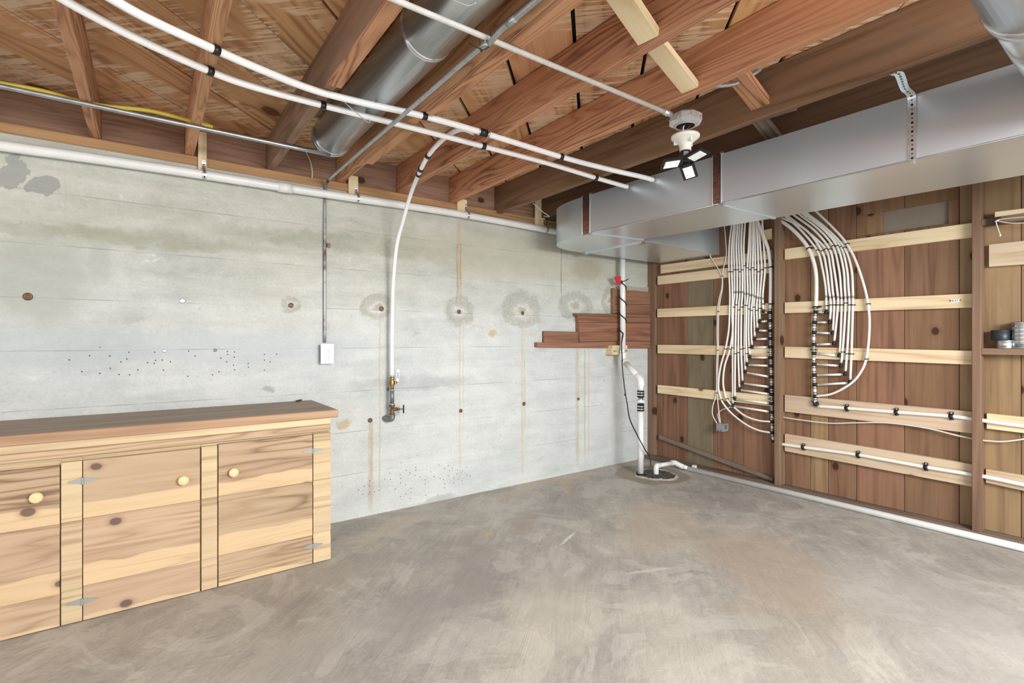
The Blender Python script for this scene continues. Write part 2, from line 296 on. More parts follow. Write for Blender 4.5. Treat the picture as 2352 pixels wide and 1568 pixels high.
# ------------------------------------------------------------------ geometry helpers
W = {}
def place(o, mat4, parent=None):
    sc.collection.objects.link(o)
    if parent is not None:
        o.parent = parent; o.matrix_basis = W[parent.name].inverted() @ mat4
    else: o.matrix_basis = mat4
    W[o.name] = mat4.copy(); return o
def tag(o, label=None, cat=None, group=None, kind=None):
    if label: o['label'] = label
    if cat: o['category'] = cat
    if group: o['group'] = group
    if kind: o['kind'] = kind
    return o
def thing(name, loc, label=None, cat=None, group=None, kind=None):
    o = bpy.data.objects.new(name, None); o.empty_display_size = .05
    place(o, Matrix.Translation(V(loc))); return tag(o, label, cat, group, kind)
def obj(name, vf, mat, parent=None, smooth=False, label=None, cat=None, group=None, kind=None):
    vs, fs = [], []
    for (a, b) in (vf if isinstance(vf, list) else [vf]):
        n = len(vs); vs += [V(x) for x in a]; fs += [[i+n for i in f] for f in b]
    lo = V([min(v[i] for v in vs) for i in range(3)]); hi = V([max(v[i] for v in vs) for i in range(3)])
    c = V(((lo.x+hi.x)/2, (lo.y+hi.y)/2, lo.z))
    me = bpy.data.meshes.new(name); me.from_pydata([v-c for v in vs], [], fs); me.update()
    me.materials.append(MT[mat])
    bm = bmesh.new(); bm.from_mesh(me); bmesh.ops.recalc_face_normals(bm, faces=bm.faces)
    for f in bm.faces: f.smooth = bool(smooth) and len(f.verts) <= 4
    bm.to_mesh(me); bm.free()
    o = bpy.data.objects.new(name, me); place(o, Matrix.Translation(c), parent)
    return tag(o, label, cat, group, kind)
BC = {}
def board(name, a, b, wd, w, t, mat, parent=None, bev=.002):
    a, b = V(a), V(b); L = (b-a).length; X = (b-a).normalized(); Y = V(wd); Y = (Y-X*Y.dot(X)).normalized(); Z = X.cross(Y)
    key = (round(L, 4), round(w, 4), round(t, 4), bev, mat)
    if key not in BC:
        bm = bmesh.new(); bmesh.ops.create_cube(bm, size=1)
        for v in bm.verts: v.co = V((v.co.x*L, v.co.y*w, v.co.z*t))
        if bev: bmesh.ops.bevel(bm, geom=list(bm.edges), offset=min(bev, t*.3), segments=1, affect='EDGES')
        me = bpy.data.meshes.new(name); bm.to_mesh(me); bm.free(); me.materials.append(MT[mat]); BC[key] = me
    o = bpy.data.objects.new(name, BC[key])
    m = Matrix((X, Y, Z)).transposed().to_4x4(); m.translation = (a+b)/2
    return place(o, m, parent)
def quadboard(name, p, nrm, t, mat, parent=None, bev=.0015):
    """a board from its four measured face corners (left top, right top, right bottom, left bottom), thickness t behind the face"""
    p = [V(q) for q in p]; c = sum(p, V())/4; X = ((p[1]+p[2])-(p[0]+p[3])).normalized(); N = V(nrm).normalized(); Y = N.cross(X).normalized(); X = Y.cross(N)
    fr = [V(((q-c).dot(X), (q-c).dot(Y), 0)) for q in p]
    vs = fr+[v-V((0, 0, t)) for v in fr]
    bm = bmesh.new(); bv = [bm.verts.new(v) for v in vs]
    for f in ((0, 1, 2, 3), (7, 6, 5, 4), (0, 4, 5, 1), (1, 5, 6, 2), (2, 6, 7, 3), (3, 7, 4, 0)): bm.faces.new([bv[i] for i in f])
    bmesh.ops.recalc_face_normals(bm, faces=bm.faces)
    if bev: bmesh.ops.bevel(bm, geom=list(bm.edges), offset=min(bev, t*.3), segments=1, affect='EDGES')
    me = bpy.data.meshes.new(name); bm.to_mesh(me); bm.free(); me.materials.append(MT[mat])
    m = Matrix((X, Y, N)).transposed().to_4x4(); m.translation = c
    return place(bpy.data.objects.new(name, me), m, parent)
def box(c, s, rot=None):
    c = V(c); vs = []
    for z in (-.5, .5):
        for y in (-.5, .5):
            for x in (-.5, .5):
                d = V((x*s[0], y*s[1], z*s[2])); vs.append(c+(rot @ d if rot else d))
    return vs, [(0, 2, 3, 1), (4, 5, 7, 6), (0, 1, 5, 4), (2, 6, 7, 3), (0, 4, 6, 2), (1, 3, 7, 5)]
def box2(a, b):
    return box([(a[i]+b[i])/2 for i in range(3)], [abs(a[i]-b[i]) for i in range(3)])
def frame(d):
    d = V(d).normalized(); up = V((0, 0, 1)) if abs(d.z) < .9 else V((1, 0, 0))
    x = up.cross(d).normalized(); return x, d.cross(x), d
def objs(name, pieces, *a, **k):
    return [obj(name, [pc], *a, **k) for pc in pieces]
def cyl(a, b, r, seg=14, r2=None):
    a, b = V(a), V(b); x, y, d = frame(b-a); r2 = r if r2 is None else r2; vs = []
    for p, q in ((a, r), (b, r2)):
        vs += [p+x*math.cos(2*math.pi*i/seg)*q+y*math.sin(2*math.pi*i/seg)*q for i in range(seg)]
    fs = [(i, (i+1) % seg, seg+(i+1) % seg, seg+i) for i in range(seg)]+[tuple(range(seg-1, -1, -1)), tuple(range(seg, 2*seg))]
    return vs, fs
def catmull(p, sub=8):
    p = [V(q) for q in p]
    if len(p) < 3 or sub < 2: return p
    out = []
    for i in range(len(p)-1):
        p0 = p[i-1] if i else p[0]*2-p[1]; p1, p2 = p[i], p[i+1]; p3 = p[i+2] if i+2 < len(p) else p2*2-p1
        for j in range(sub):
            t = j/sub
            out.append(.5*((2*p1)+(p2-p0)*t+(2*p0-5*p1+4*p2-p3)*t*t+(-p0+3*p1-3*p2+p3)*t**3))
    return out+[p[-1]]
def tubevf(pts, r, seg=10, sub=8):
    pts = catmull(pts, sub); n = len(pts); vs = []; fs = []; x = None
    for i, p in enumerate(pts):
        d = (pts[min(i+1, n-1)]-pts[max(i-1, 0)]).normalized()
        if x is None: x = frame(d)[0]
        x = (x-d*x.dot(d)).normalized(); y = d.cross(x)
        vs += [p+(x*math.cos(2*math.pi*j/seg)+y*math.sin(2*math.pi*j/seg))*r for j in range(seg)]
    for i in range(n-1):
        fs += [(i*seg+j, i*seg+(j+1) % seg, (i+1)*seg+(j+1) % seg, (i+1)*seg+j) for j in range(seg)]
    fs += [tuple(range(seg-1, -1, -1)), tuple(range((n-1)*seg, n*seg))]
    return vs, fs
def tube(name, pts, r, mat, parent=None, seg=10, sub=8, **k):
    return obj(name, tubevf(pts, r, seg, sub), mat, parent, True, **k)
def lathe(prof, base, axis=(0, 0, 1), seg=24):
    x, y, d = frame(axis); base = V(base); vs = []
    for (r, h) in prof: vs += [base+d*h+(x*math.cos(2*math.pi*i/seg)+y*math.sin(2*math.pi*i/seg))*max(r, 1e-4) for i in range(seg)]
    fs = []
    for j in range(len(prof)-1): fs += [(j*seg+i, j*seg+(i+1) % seg, (j+1)*seg+(i+1) % seg, (j+1)*seg+i) for i in range(seg)]
    fs += [tuple(range(seg-1, -1, -1)), tuple(range((len(prof)-1)*seg, len(prof)*seg))]
    return vs, fs
def prism(poly, z0, z1):
    n = len(poly); vs = [V((x, y, z0)) for x, y in poly]+[V((x, y, z1)) for x, y in poly]
    cap = [V(v) for v in vs]; 
    fs = [(i, (i+1) % n, n+(i+1) % n, n+i) for i in range(n)]
    return vs+cap, fs+[tuple(2*n+i for i in range(n-1, -1, -1)), tuple(3*n+i for i in range(n))]
def at(pts, f):
    """point and direction at fraction f of a path"""
    q = catmull(pts, 10); tot = sum((q[i+1]-q[i]).length for i in range(len(q)-1)); s = f*tot
    for i in range(len(q)-1):
        l = (q[i+1]-q[i]).length
        if s <= l or i == len(q)-2: return q[i]+(q[i+1]-q[i])*(s/l), (q[i+1]-q[i]).normalized()
        s -= l
def near(pts, p):
    q = catmull(pts, 12); best = min(range(len(q)-1), key=lambda i: (q[i]-V(p)).length); return q[best], (q[best+1]-q[best]).normalized()

# ------------------------------------------------------------------ the setting: floor, concrete wall, wooden wall, ceiling
obj('floor', box2((-3.2, -3.2, -.12), (4.6, 3.7, 0)), 'floor', kind='structure', label='stained grey brown concrete floor slab')
# concrete wall: form boards leave strips that stand a little proud of each other
prof = []; offs = [0, .0009, .0002, .001, .0002, .0008, .0004, .001, .0003]
for i in range(len(FORM)-1):
    o_ = offs[i]
    prof += [(YA-o_, FORM[i]+.002), (YA-o_, FORM[i+1]-.003), (YA+.0006, FORM[i+1]-.001)]
prof = [(YA, 0)]+prof[:-1]+[(YA, 2.185), (3.62, 2.185), (3.62, 0)]
n = len(prof); vs = [(x, y, z) for x in (-3.0, 4.45) for (y, z) in prof]
wb = obj('wall_back', (vs, [(i, (i+1) % n, n+(i+1) % n, n+i) for i in range(n)]+[tuple(range(n)), tuple(range(2*n-1, n-1, -1))]), 'concrete', kind='structure', label='board formed grey concrete wall with rust streaks')
# keep shader space = room space
me = wb.data; off = W[wb.name].translation.copy()
me.transform(Matrix.Translation(off)); wb.matrix_basis = Matrix(); W[wb.name] = Matrix()
fl = bpy.data.objects['floor']; off = W['floor'].translation.copy(); fl.data.transform(Matrix.Translation(off)); fl.matrix_basis = Matrix(); W['floor'] = Matrix()
for (u, v, r, m) in [(64, 681, .014, 'bronze'), (419, 691, .011, 'steel'), (378, 806, .007, 'steel'), (494, 804, .007, 'iron'), (668, 701, .012, 'bronze'), (876, 709, .013, 'bronze'), (1054, 716, .012, 'bronze'), (1200, 719, .012, 'bronze'), (850, 965, .012, 'bronze'),
                     (1058, 943, .011, 'bronze'), (1203, 927, .012, 'bronze'), (1328, 916, .010, 'bronze'), (1435, 906, .009, 'bronze'), (891, 893, .010, 'iron')]:
    p = PY(u, v); obj('form_tie', lathe([(r*1.35, 0), (r*1.35, .005), (r, .007), (r*.55, .007), (r*.5, .003)], p+V((0, .001, 0)), (0, -1, 0), 12), m, wb, True)
p = PY(753.5, 564); obj('conduit_lug', box(p+V((0, -.008, 0)), (.02, .02, .024)), 'bronze', wb)

ceil = thing('ceiling', (0, 0, 0), kind='structure', label='open joist ceiling under diagonal subfloor boards')
W['ceiling'] = Matrix()
# diagonal subfloor boards, clipped to the room
def clip(poly, f):
    out = []
    for i in range(len(poly)):
        a, b = poly[i], poly[(i+1) % len(poly)]; fa, fb = f(a), f(b)
        if fa >= 0: out.append(a)
        if (fa >= 0) != (fb >= 0): t = fa/(fa-fb); out.append((a[0]+(b[0]-a[0])*t, a[1]+(b[1]-a[1])*t))
    return out
C0, PITCH = 3.058, .4225
for i in range(-9, 12):
    wide = .012 if i % 3 == 0 else .004
    if i in (4, 5, 6, 7, 8, 9): wide = .016
    c1 = C0-PITCH*i; c0 = c1-PITCH+wide*1.414
    poly = [(-9, -9+c0), (9, 9+c0), (9, 9+c1), (-9, -9+c1)]
    for f in (lambda p: p[0]+2.4, lambda p: 4.3-p[0], lambda p: p[1]+2.0, lambda p: 3.43-p[1]): poly = clip(poly, f) if poly else poly
    if len(poly) < 3: continue
    cx = sum(p[0] for p in poly)/len(poly); cy = sum(p[1] for p in poly)/len(poly)
    s = math.sqrt(.5); loc = [((p[0]-cx)*s+(p[1]-cy)*s, -(p[0]-cx)*s+(p[1]-cy)*s) for p in poly]
    dz = random.uniform(0, .003); vs, fs = prism(loc, dz, .022); me = bpy.data.meshes.new('subfloor_board'); me.from_pydata(vs, [], fs)
    bm = bmesh.new(); bm.from_mesh(me); bmesh.ops.recalc_face_normals(bm, faces=bm.faces); bm.to_mesh(me); bm.free(); me.materials.append(MT['subfloor'])
    place(bpy.data.objects.new('subfloor_board', me), Matrix.Translation((cx, cy, ZS)) @ Matrix.Rotation(math.pi/4, 4, 'Z'), ceil)
obj('upper_floor', box2((-2.4, -2.0, ZS+.023), (4.4, 3.6, ZS+.06)), 'hole', ceil)
# joists: right or left edge measured on their undersides
JX = [-.65, -.22, .19, .61, 1.03, 1.452, 1.876, 2.29, 2.74, 3.21, 3.63, 4.05]
JM = ['joist_old', 'joist', 'joist', 'joist_old', 'joist', 'joist', 'joist', 'joist_mid', 'joist_dark', 'joist_dark', 'joist_dark', 'joist_dark']
for x, m in zip(JX, JM):
    zb = 2.215 if m == 'joist_mid' else ZJ
    board('joist', (x, 3.36 if zb < ZJ else 3.42, (zb+ZS)/2), (x, -1.9, (zb+ZS)/2), (0, 0, 1), ZS-zb, .042, m, ceil, .003)
    if zb < ZJ: board('joist', (x, 3.42, (ZJ+ZS)/2), (x, 3.3605, (ZJ+ZS)/2), (0, 0, 1), ZS-ZJ, .042, m, ceil, .001)   # notched end over the sill
# furring strips nailed under some joists
for x, ya, yb in [(.612, 2.07, -1.8), (1.035, 2.86, 2.30), (1.04, 2.07, -1.8)]:
    board('furring_strip', (x, ya, ZJ-.011), (x, yb, ZJ-.011), (1, 0, 0), .05, .022, 'joist', ceil)
for i in range(len(JX)-1):
    a, b = JX[i]+.0215, JX[i+1]-.0215
    board('rim_board', (a, 3.405, (ZJ+ZS)/2), (b, 3.405, (ZJ+ZS)/2), (0, 0, 1), ZS-ZJ-.001, .03, 'rim', ceil)
obj('rim_light_stop', box2((-3, 3.422, ZJ), (4.4, 3.5, ZS)), 'rim', ceil)  # slab added behind the rim boards to stop outside light leaking through
board('sill_plate', (-3.0, YA+.07, 2.2125), (4.3, YA+.07, 2.2125), (0, 1, 0), .155, .054, 'sill', ceil, .006)
# diagonal bridging between the joists
def bridging(a, b, w, t, m): board('bridging_brace', a, b, (0, 1, 0), w, t, m, ceil)
bridging((1.10, 1.13, 2.415), (1.432, 1.16, 2.262), .085, .03, 'brace')
bridging((1.062, .98, 2.285), (1.42, 1.00, 2.415), .06, .03, 'joist')
bridging((1.49, 1.27, 2.405), (1.86, 1.29, 2.262), .08, .025, 'brace')
bridging((1.905, 1.20, 2.41), (2.32, 1.21, 2.262), .085, .035, 'joist')
bridging((2.38, 1.37, 2.41), (2.76, 1.37, 2.262), .07, .03, 'grey_wood')
bridging((2.38, 1.28, 2.262), (2.76, 1.28, 2.41), .05, .02, 'grey_wood')

# wooden wall: boards, studs, plate and battens
wr = thing('wall_right', (0, 0, 0), kind='structure', label='wooden wall of vertical boards with studs and pine battens'); W['wall_right'] = Matrix()
yb_ = lambda u: PX(u, 780, XB).y
seams = [YA-.001, yb_(1522), yb_(1579.5), yb_(1638), yb_(1708), yb_(1785), yb_(1862), yb_(1902), yb_(1967), yb_(2077), yb_(2203), yb_(2256), yb_(2345), .48, .28, .05, -.2, -.5, -.8, -1.2]
bm_ = ['wallboard', 'wallboard', 'wallboard_grey', 'wallboard', 'wallboard', 'wallboard', 'wallboard_pale', 'wallboard', 'wallboard', 'wallboard', 'wallboard_pale', 'wallboard_pale', 'wallboard', 'wallboard_grey', 'wallboard', 'wallboard', 'wallboard_pale', 'wallboard', 'wallboard']
hole = [PX(2026, 485), PX(2178, 461), PX(2178, 514), PX(2026, 536)]
hz0, hz1, hy0, hy1 = min(p.z for p in hole)+.004, max(p.z for p in hole)-.004, hole[1].y, hole[0].y
for i in range(len(seams)-1):
    y1, y0 = seams[i]-.0015, seams[i+1]+.0015; w_ = y1-y0; t_ = .02; x_ = XB+t_/2+random.uniform(0, .003)
    if y1 <= hy0 or y0 >= hy1:
        board('wall_board', (x_, (y0+y1)/2, .036), (x_, (y0+y1)/2, ZJ+.19), (0, 1, 0), w_, t_, bm_[i], wr)
    else:
        yc = (y0+y1)/2
        board('wall_board', (x_, yc, .036), (x_, yc, hz0), (0, 1, 0), w_, t_, bm_[i], wr)
        board('wall_board', (x_, yc, hz1), (x_, yc, ZJ+.19), (0, 1, 0), w_, t_, bm_[i], wr)
        if y1 > hy1: board('wall_board', (x_, (y1+hy1)/2, hz0), (x_, (y1+hy1)/2, hz1), (0, 1, 0), y1-hy1, t_, bm_[i], wr)
        if y0 < hy0: board('wall_board', (x_, (y0+hy0)/2, hz0), (x_, (y0+hy0)/2, hz1), (0, 1, 0), hy0-y0, t_, bm_[i], wr)
obj('recess_panel', box2((XB+.024, hy0-.03, hz0-.03), (XB+.034, hy1+.03, hz1+.03)), 'greypanel', wr, label='plain grey panel set back in a cut opening')
obj('outer_sheathing', box2((XB+.036, -1.2, 0), (XB+.06, YA, 2.43)), 'hole', wr)
SF = XB-.089                     # stud face
board('bottom_plate', ((XB+SF)/2, YA-.002, .0185), ((XB+SF)/2, -1.2, .0185), (1, 0, 0), .089, .037, 'plate', wr, .003)
for yc in (2.036, .838, -.36):
    board('stud', (XB-.0455, yc, .038), (XB-.0455, yc, ZJ-.001), (1, 0, 0), .089, .042, 'stud', wr)
board('corner_post', (XB-.0185, YA-.047, .038), (XB-.0185, YA-.047, 2.23), (0, 1, 0), .09, .035, 'stud', wr)
board('top_plate', (XB-.045, YA, ZJ-.02), (XB-.045, -1.2, ZJ-.02), (1, 0, 0), .088, .038, 'stud', wr) if False else None
BF = XB-.034                     # batten face
def batten(pix, m='batten', x=BF, t=.033):
    return quadboard('batten', [PX(u, v, x) for u, v in pix], (-1, 0, 0), t, m, wr)
batten([(1517, 608.5), (1773, 574), (1773, 594), (1517, 628)])
batten([(1510, 634.3), (1774, 602), (1774, 626), (1510, 654)])
batten([(1509.4, 709.3), (1774, 695.4), (1774, 719.8), (1509.4, 728.7)])
batten([(1510, 791.5), (1774, 794.9), (1774, 818.7), (1510, 811)])
batten([(1510, 883.8), (1774, 908), (1774, 933), (1510, 902.5)])
batten([(1720, 535), (1773, 524), (1773, 548), (1720, 558)])
B1 = batten([(1802, 571.5), (2246, 509.5), (2246, 543.5), (1802, 596.2)])
B2 = batten([(1802, 694.3), (2246, 673.2), (2246, 705.6), (1802, 719.4)])
batten([(1802, 795.8), (2246, 805.8), (2246, 837.8), (1802, 821)])
batten([(1802, 906.5), (2246, 946.2), (2246, 996.6), (1802, 944.8)], 'batten_dull')
batten([(1802, 996), (2246, 1068), (2246, 1120.3), (1802, 1035.6)], 'batten_dull')
batten([(2271, 561.6), (2420, 545), (2420, 602), (2271, 612.5)], 'batten_dull')
batten([(2266, 949), (2420, 965), (2420, 1003), (2266, 984)], 'batten')
batten([(2264, 1077), (2420, 1104), (2420, 1142), (2264, 1108)], 'batten_dull')
yq = lambda u, x: PX(u, 780, x).y
for v, nm in ((799.5, 'shelf_blocking'), (502, 'shelf_blocking')):
    z_ = PX(2263, v, SF).z
    board(nm, (XB-.046, .817, z_-.019), (XB-.046, -.339, z_-.019), (1, 0, 0), .088, .038, 'stud', wr)
SHELF, SHELF2 = PX(2263, 799.5, SF).z, PX(2263, 502, SF).z
quadboard('brace_board', [PX(u, v, BF) for u, v in [(1513, 999), (1775, 1097), (1775, 1106.5), (1513, 1007.5)]], (-1, 0, 0), .03, 'grey_wood', wr)

# ------------------------------------------------------------------ base cabinet and worktop
YC = 2.815
def cz(u, v, y=YC): return PY(u, v, y).z
cx_ = lambda u: PY(u, 1100, YC).x
XL, XR = -1.35, cx_(759.5)
cab = thing('base_cabinet', ((XL+XR)/2, 3.09, 0), 'low pine cabinet with three plank doors against the concrete wall', 'cabinet')
obj('carcass', box2((XL+.01, YC+.024, .003), (XR-.006, 3.355, .770)), 'cab_stile', cab)
ZT = .776
ztop = cz(600, 1008); zs = (.018, cz(325, 1318), cz(325, 1170), ztop)
def planks(parent, x0, x1, zz, mat, t=.02, y=YC):
    for i, (a, b) in enumerate(zip(zz[:-1], zz[1:])):
        h = b-a-.002; L = x1-x0; last = i == len(zz)-2
        # profile with a coved shiplap lip along the top edge
        pr = [(-h/2, -t/2), (-h/2, t/2-.0015), (-h/2+.002, t/2)]
        pr += [(h/2-.002, t/2), (h/2, t/2-.0015)] if last else [(h/2-.026, t/2), (h/2-.022, t/2-.0035), (h/2-.017, t/2-.0055), (h/2-.010, t/2-.0055), (h/2-.002, t/2-.004), (h/2, t/2-.006)]
        pr += [(h/2, -t/2)]; n = len(pr)
        vs = [V((s*L/2, u_, w_)) for s in (-1, 1) for (u_, w_) in pr]
        me = bpy.data.meshes.new('plank'); me.from_pydata(vs, [], [(j, (j+1) % n, n+(j+1) % n, n+j) for j in range(n)]+[tuple(range(n-1, -1, -1)), tuple(range(n, 2*n))])
        bm = bmesh.new(); bm.from_mesh(me); bmesh.ops.recalc_face_normals(bm, faces=bm.faces); bm.to_mesh(me); bm.free(); me.materials.append(MT[mat])
        m4 = Matrix(((1, 0, 0), (0, 0, -1), (0, 1, 0))).to_4x4(); m4.translation = ((x0+x1)/2, y+t/2, (a+b)/2)
        place(bpy.data.objects.new('plank', me), m4, parent)
def stile(u0, u1, zz):
    x0, x1 = cx_(u0), cx_(u1); s = obj('stile', box2((x0, YC+.0195, .01), (x1, YC+.0225, ztop)), 'cab_stile', cab)
    planks(s, x0, x1, zz, 'cab_stile')
def hinge(parent, u, v, du):
    p = PY(u, v, YC); w_ = abs(PY(u+du, v, YC).x-p.x); hz = .014
    parts = []
    for s in (-1, 1):
        pl = [(p.x+s*.004, p.z+hz), (p.x+s*w_*.75, p.z+.0055), (p.x+s*w_, p.z+.004), (p.x+s*w_*1.03, p.z), (p.x+s*w_, p.z-.004), (p.x+s*w_*.75, p.z-.0055), (p.x+s*.004, p.z-hz)]
        n = len(pl); vv = [(x, YC-.0035, z) for x, z in pl]+[(x, YC-.0005, z) for x, z in pl]
        parts.append((vv, [(i, (i+1) % n, n+(i+1) % n, n+i) for i in range(n)]+[tuple(range(n)), tuple(range(2*n-1, n-1, -1))]))
        for f in (.35, .88): parts.append(cyl((p.x+s*w_*f, YC-.0045, p.z), (p.x+s*w_*f, YC-.002, p.z), .003, 8))
    parts.append(cyl((p.x, YC-.005, p.z-hz), (p.x, YC-.005, p.z+hz), .0045, 10))
    obj('hinge', parts, 'hinge', parent, label='grey metal strap hinge')
def door(u0, u1, zz, knob, hin, mat='cab'):
    x0, x1 = (cx_(u0) if u0 is not None else XL+.1), cx_(u1)
    d = obj('door', box2((x0+.002, YC+.0185, zz[0]), (x1-.002, YC+.0215, zz[-1])), mat, cab); planks(d, x0, x1, zz, mat)
    p = PY(knob[0], knob[1], YC)
    obj('knob', lathe([(.009, 0), (.009, .012), (.019, .016), (.0225, .022), (.021, .028), (.014, .032), (.0, .033)], (p.x, YC+.001, p.z), (0, -1, 0), 20), 'knobwood', d, True, label='round pale wooden knob')
    for h in hin: hinge(d, *h)
door(None, 137, (.003, cz(68, 1380), cz(68, 1215), cz(68, 1076)), (85, 1140), [])
stile(140.5, 188.5, (.003, cz(165, 1355), cz(165, 1198), cz(165, 1060)))
door(191, 459, (.003, cz(325, 1317), cz(325, 1170), cz(325, 1043)), (421, 1101), [(190, 1103.5, 32), (188, 1381, 34)])
stile(463, 499, (.003, cz(480, 1282.6), cz(480, 1145), cz(480, 1024)))
door(502, 717.5, (.003, cz(610, 1253), cz(610, 1123), cz(610, 1009)), (536, 1083), [(718.5, 1035, 22), (718.5, 1253, 22)])
stile(719.8, 759.5, (.003, cz(740, 1221), cz(740, 1164), cz(740, 1101), cz(740, 994)))
for (za, zb, yy, m) in ((ztop+.006, cz(600, 989), YC, 'cab'), (cz(600, 988), ZT, YC-.006, 'cab_rail')):
    board('rail', (XL, yy+.011, (za+zb)/2), (XR, yy+.011, (za+zb)/2), (0, 0, 1), zb-za, .022, m, cab, .004)
ct = thing('worktop', ((XL+.84)/2, 3.075, ZT), 'thick dark stained wooden worktop lying on the pine cabinet', 'worktop')
for (ya, yb, m) in ((2.822, 3.0, 'counter'), (3.001, 3.18, 'counter'), (3.181, 3.357, 'counter')):
    board('top_plank', (XL-.02, (ya+yb)/2, ZT+.0205), (.846, (ya+yb)/2, ZT+.0205), (0, 1, 0), yb-ya, .040, m, ct, .002)
board('edge_strip', (XL-.02, 2.811, ZT+.0205), (.846, 2.811, ZT+.0205), (0, 0, 1), .040, .02, 'counter_edge', ct, .003)
p = PZ(684, 920, ZT+.042)
obj('wood_sliver', [box(p+V((0, -.02, .004)), (.05, .012, .006), Matrix.Rotation(.9, 3, 'Z')), box(p+V((.01, -.012, .004)), (.03, .005, .006), Matrix.Rotation(.5, 3, 'Z'))], 'black', label='small black sliver lying on the worktop', cat='debris')

# ------------------------------------------------------------------ pipes on the concrete wall
def bands(parent, pts, spots, r, mat='black', L=.022, name='clamp', tab=None):
    for s in spots:
        p, d = near(pts, s) if not isinstance(s, float) else at(pts, s)
        vf = [cyl(p-d*L/2, p+d*L/2, r, 12)]
        if tab: vf.append(box(p+V(tab)*(r+.006), (max(.012, abs(tab[0])*.03), max(.012, abs(tab[1])*.03), max(.012, abs(tab[2])*.03))))
        obj(name, vf, mat, parent, True)
YD = YA-.050
dr = [PY(u, v, YD) for u, v in [(-160, 309), (0, 334), (230, 366), (465, 401), (655, 431), (799, 453), (1047, 490), (1271, 531), (1330, 540)]]
t = thing('drain_pipe', dr[3], 'long white plastic drain pipe slung under the sill plate of the concrete wall', 'pipe')
tube('pipe', dr, .0255, 'pvc', t, 18)
p, d = near(dr, PY(655, 431, YD)); obj('coupling', cyl(p-d*.04, p+d*.04, .031, 20), 'pvc', t, True)
def perf_strip(pts, w_, side, mat='steel'):
    """thin perforated metal strip along a path, side = width direction"""
    s = V(side).normalized(); vf = []; dots = []
    q = catmull(pts, 4)
    for a, b in zip(q[:-1], q[1:]):
        d = (b-a).normalized(); n = d.cross(s).normalized()*.001
        vf.append(([a-s*w_/2-n, a+s*w_/2-n, b+s*w_/2-n, b-s*w_/2-n, a-s*w_/2+n, a+s*w_/2+n, b+s*w_/2+n, b-s*w_/2+n], [(0, 1, 2, 3), (7, 6, 5, 4), (0, 4, 5, 1), (1, 5, 6, 2), (2, 6, 7, 3), (3, 7, 4, 0)]))
    return vf
def strip_holes(pts, step, r, side, out):
    L = sum((V(pts[i+1])-V(pts[i])).length for i in range(len(pts)-1)); n = int(L/step); vf = []
    for i in range(n):
        p, d = at(pts, (i+.5)/n); o_ = V(out).normalized()
        nn = d.cross(V(side)).normalized(); nn = nn if nn.dot(o_) > 0 else -nn
        vf.append(cyl(p-nn*.0013, p+nn*.0016, r if i % 2 else r*.6, 8))
    return vf
HL = ['pale wood hanger block with a metal strap beside the yellow cable holding the drain pipe', 'pale wood hanger block with strap next to the grey conduit holding the drain pipe',
      'pale wood hanger block with strap between outlet conduit and duct holding the drain pipe', 'pale wood hanger block with strap beside the square duct holding the drain pipe']
for i, (ua, ub, va, vb, us) in enumerate([(455, 475, 300, 390, 468), (801, 823, 401, 447, 818), (1051.5, 1073, 455, 488, 1070), (1231, 1253, 455, 519, 1250)]):
    yb2 = YA-.026; a, b = PY(ua, va, yb2), PY(ub, vb, yb2); b.z = min(b.z, PY(ua, vb, yb2).z)
    h = thing('pipe_hanger', ((a.x+b.x)/2, yb2, b.z), HL[i], 'hanger', 'hangers of the drain pipe')
    board('block', ((a.x+b.x)/2, yb2+.0095, min(a.z, 2.40)), ((a.x+b.x)/2, yb2+.0095, b.z), (1, 0, 0), b.x-a.x, .019, 'brace', h)
    x = PY(us, vb, yb2).x; pz = near(dr, (x, YD, 2.12))[0].z; R = .0275
    sp = [V((x, yb2-.002, pz+.09)), V((x, yb2-.003, pz+.05)), V((x, YD-.012, pz+R*.92)), V((x, YD-R*.8, pz+R*.6)), V((x, YD-R, pz)), V((x, YD-R*.75, pz-R*.7)), V((x, YD-.002, pz-R))]
    obj('strap', perf_strip(sp, .018, (1, 0, 0)), 'steel', h); obj('strap_hole', strip_holes(sp, .016, .0042, (1, 0, 0), (0, -1, .2)), 'hole', h, kind='stuff')

# two water pipes under the joists, the drop pipe and its valves
ZP = ZJ-.0155
lo = [PZ(u, v, ZP) for u, v in [(60, -62), (148, 0), (310, 86), (482, 163.6), (585, 200), (742, 242), (944, 292.7), (1110, 335.7), (1254, 373.6)]]+[PZ(1368, 408, 2.199), PZ(1430, 426, 2.199)]
lo.append(V((2.54, lo[-1].y, 2.199)))
t = thing('water_pipe', lo[3], 'thin white water pipe under the joists, the one nearer the concrete wall', 'pipe', 'white water pipes under the joists')
tube('pipe', lo, .014, 'pexpipe', t, 14)
bands(t, lo, [PZ(482, 163.6, ZP), PZ(742, 242, ZP), PZ(1110, 335.7, ZP), PZ(1368, 408, 2.199)], .0175, tab=(0, .7, .7))
hi = [PZ(u, v, ZP) for u, v in [(180, -50), (262, 0), (344, 45), (496, 115), (600, 160), (720.5, 206.6), (841, 237.6), (975, 267), (1109.6, 304.8), (1288.7, 360)]]+[PZ(1400, 389, 2.199), PZ(1475, 406, 2.199)]
hi.append(V((2.56, hi[-1].y, 2.199)))
t = thing('water_pipe', hi[3], 'thin white water pipe under the joists with a black tee for the drop pipe', 'pipe', 'white water pipes under the joists')
tube('pipe', hi, .0145, 'pexpipe', t, 14)
bands(t, hi, [PZ(496, 115, ZP), PZ(975, 267, ZP), PZ(1288.7, 360, ZP)], .018, tab=(0, .7, .7))
p, d = near(hi, PZ(1112, 305, ZP)); obj('tee', [cyl(p-d*.02, p+d*.02, .02, 14), cyl(p, p+V((-.01, .03, .015)), .017, 12)], 'black', t, True)
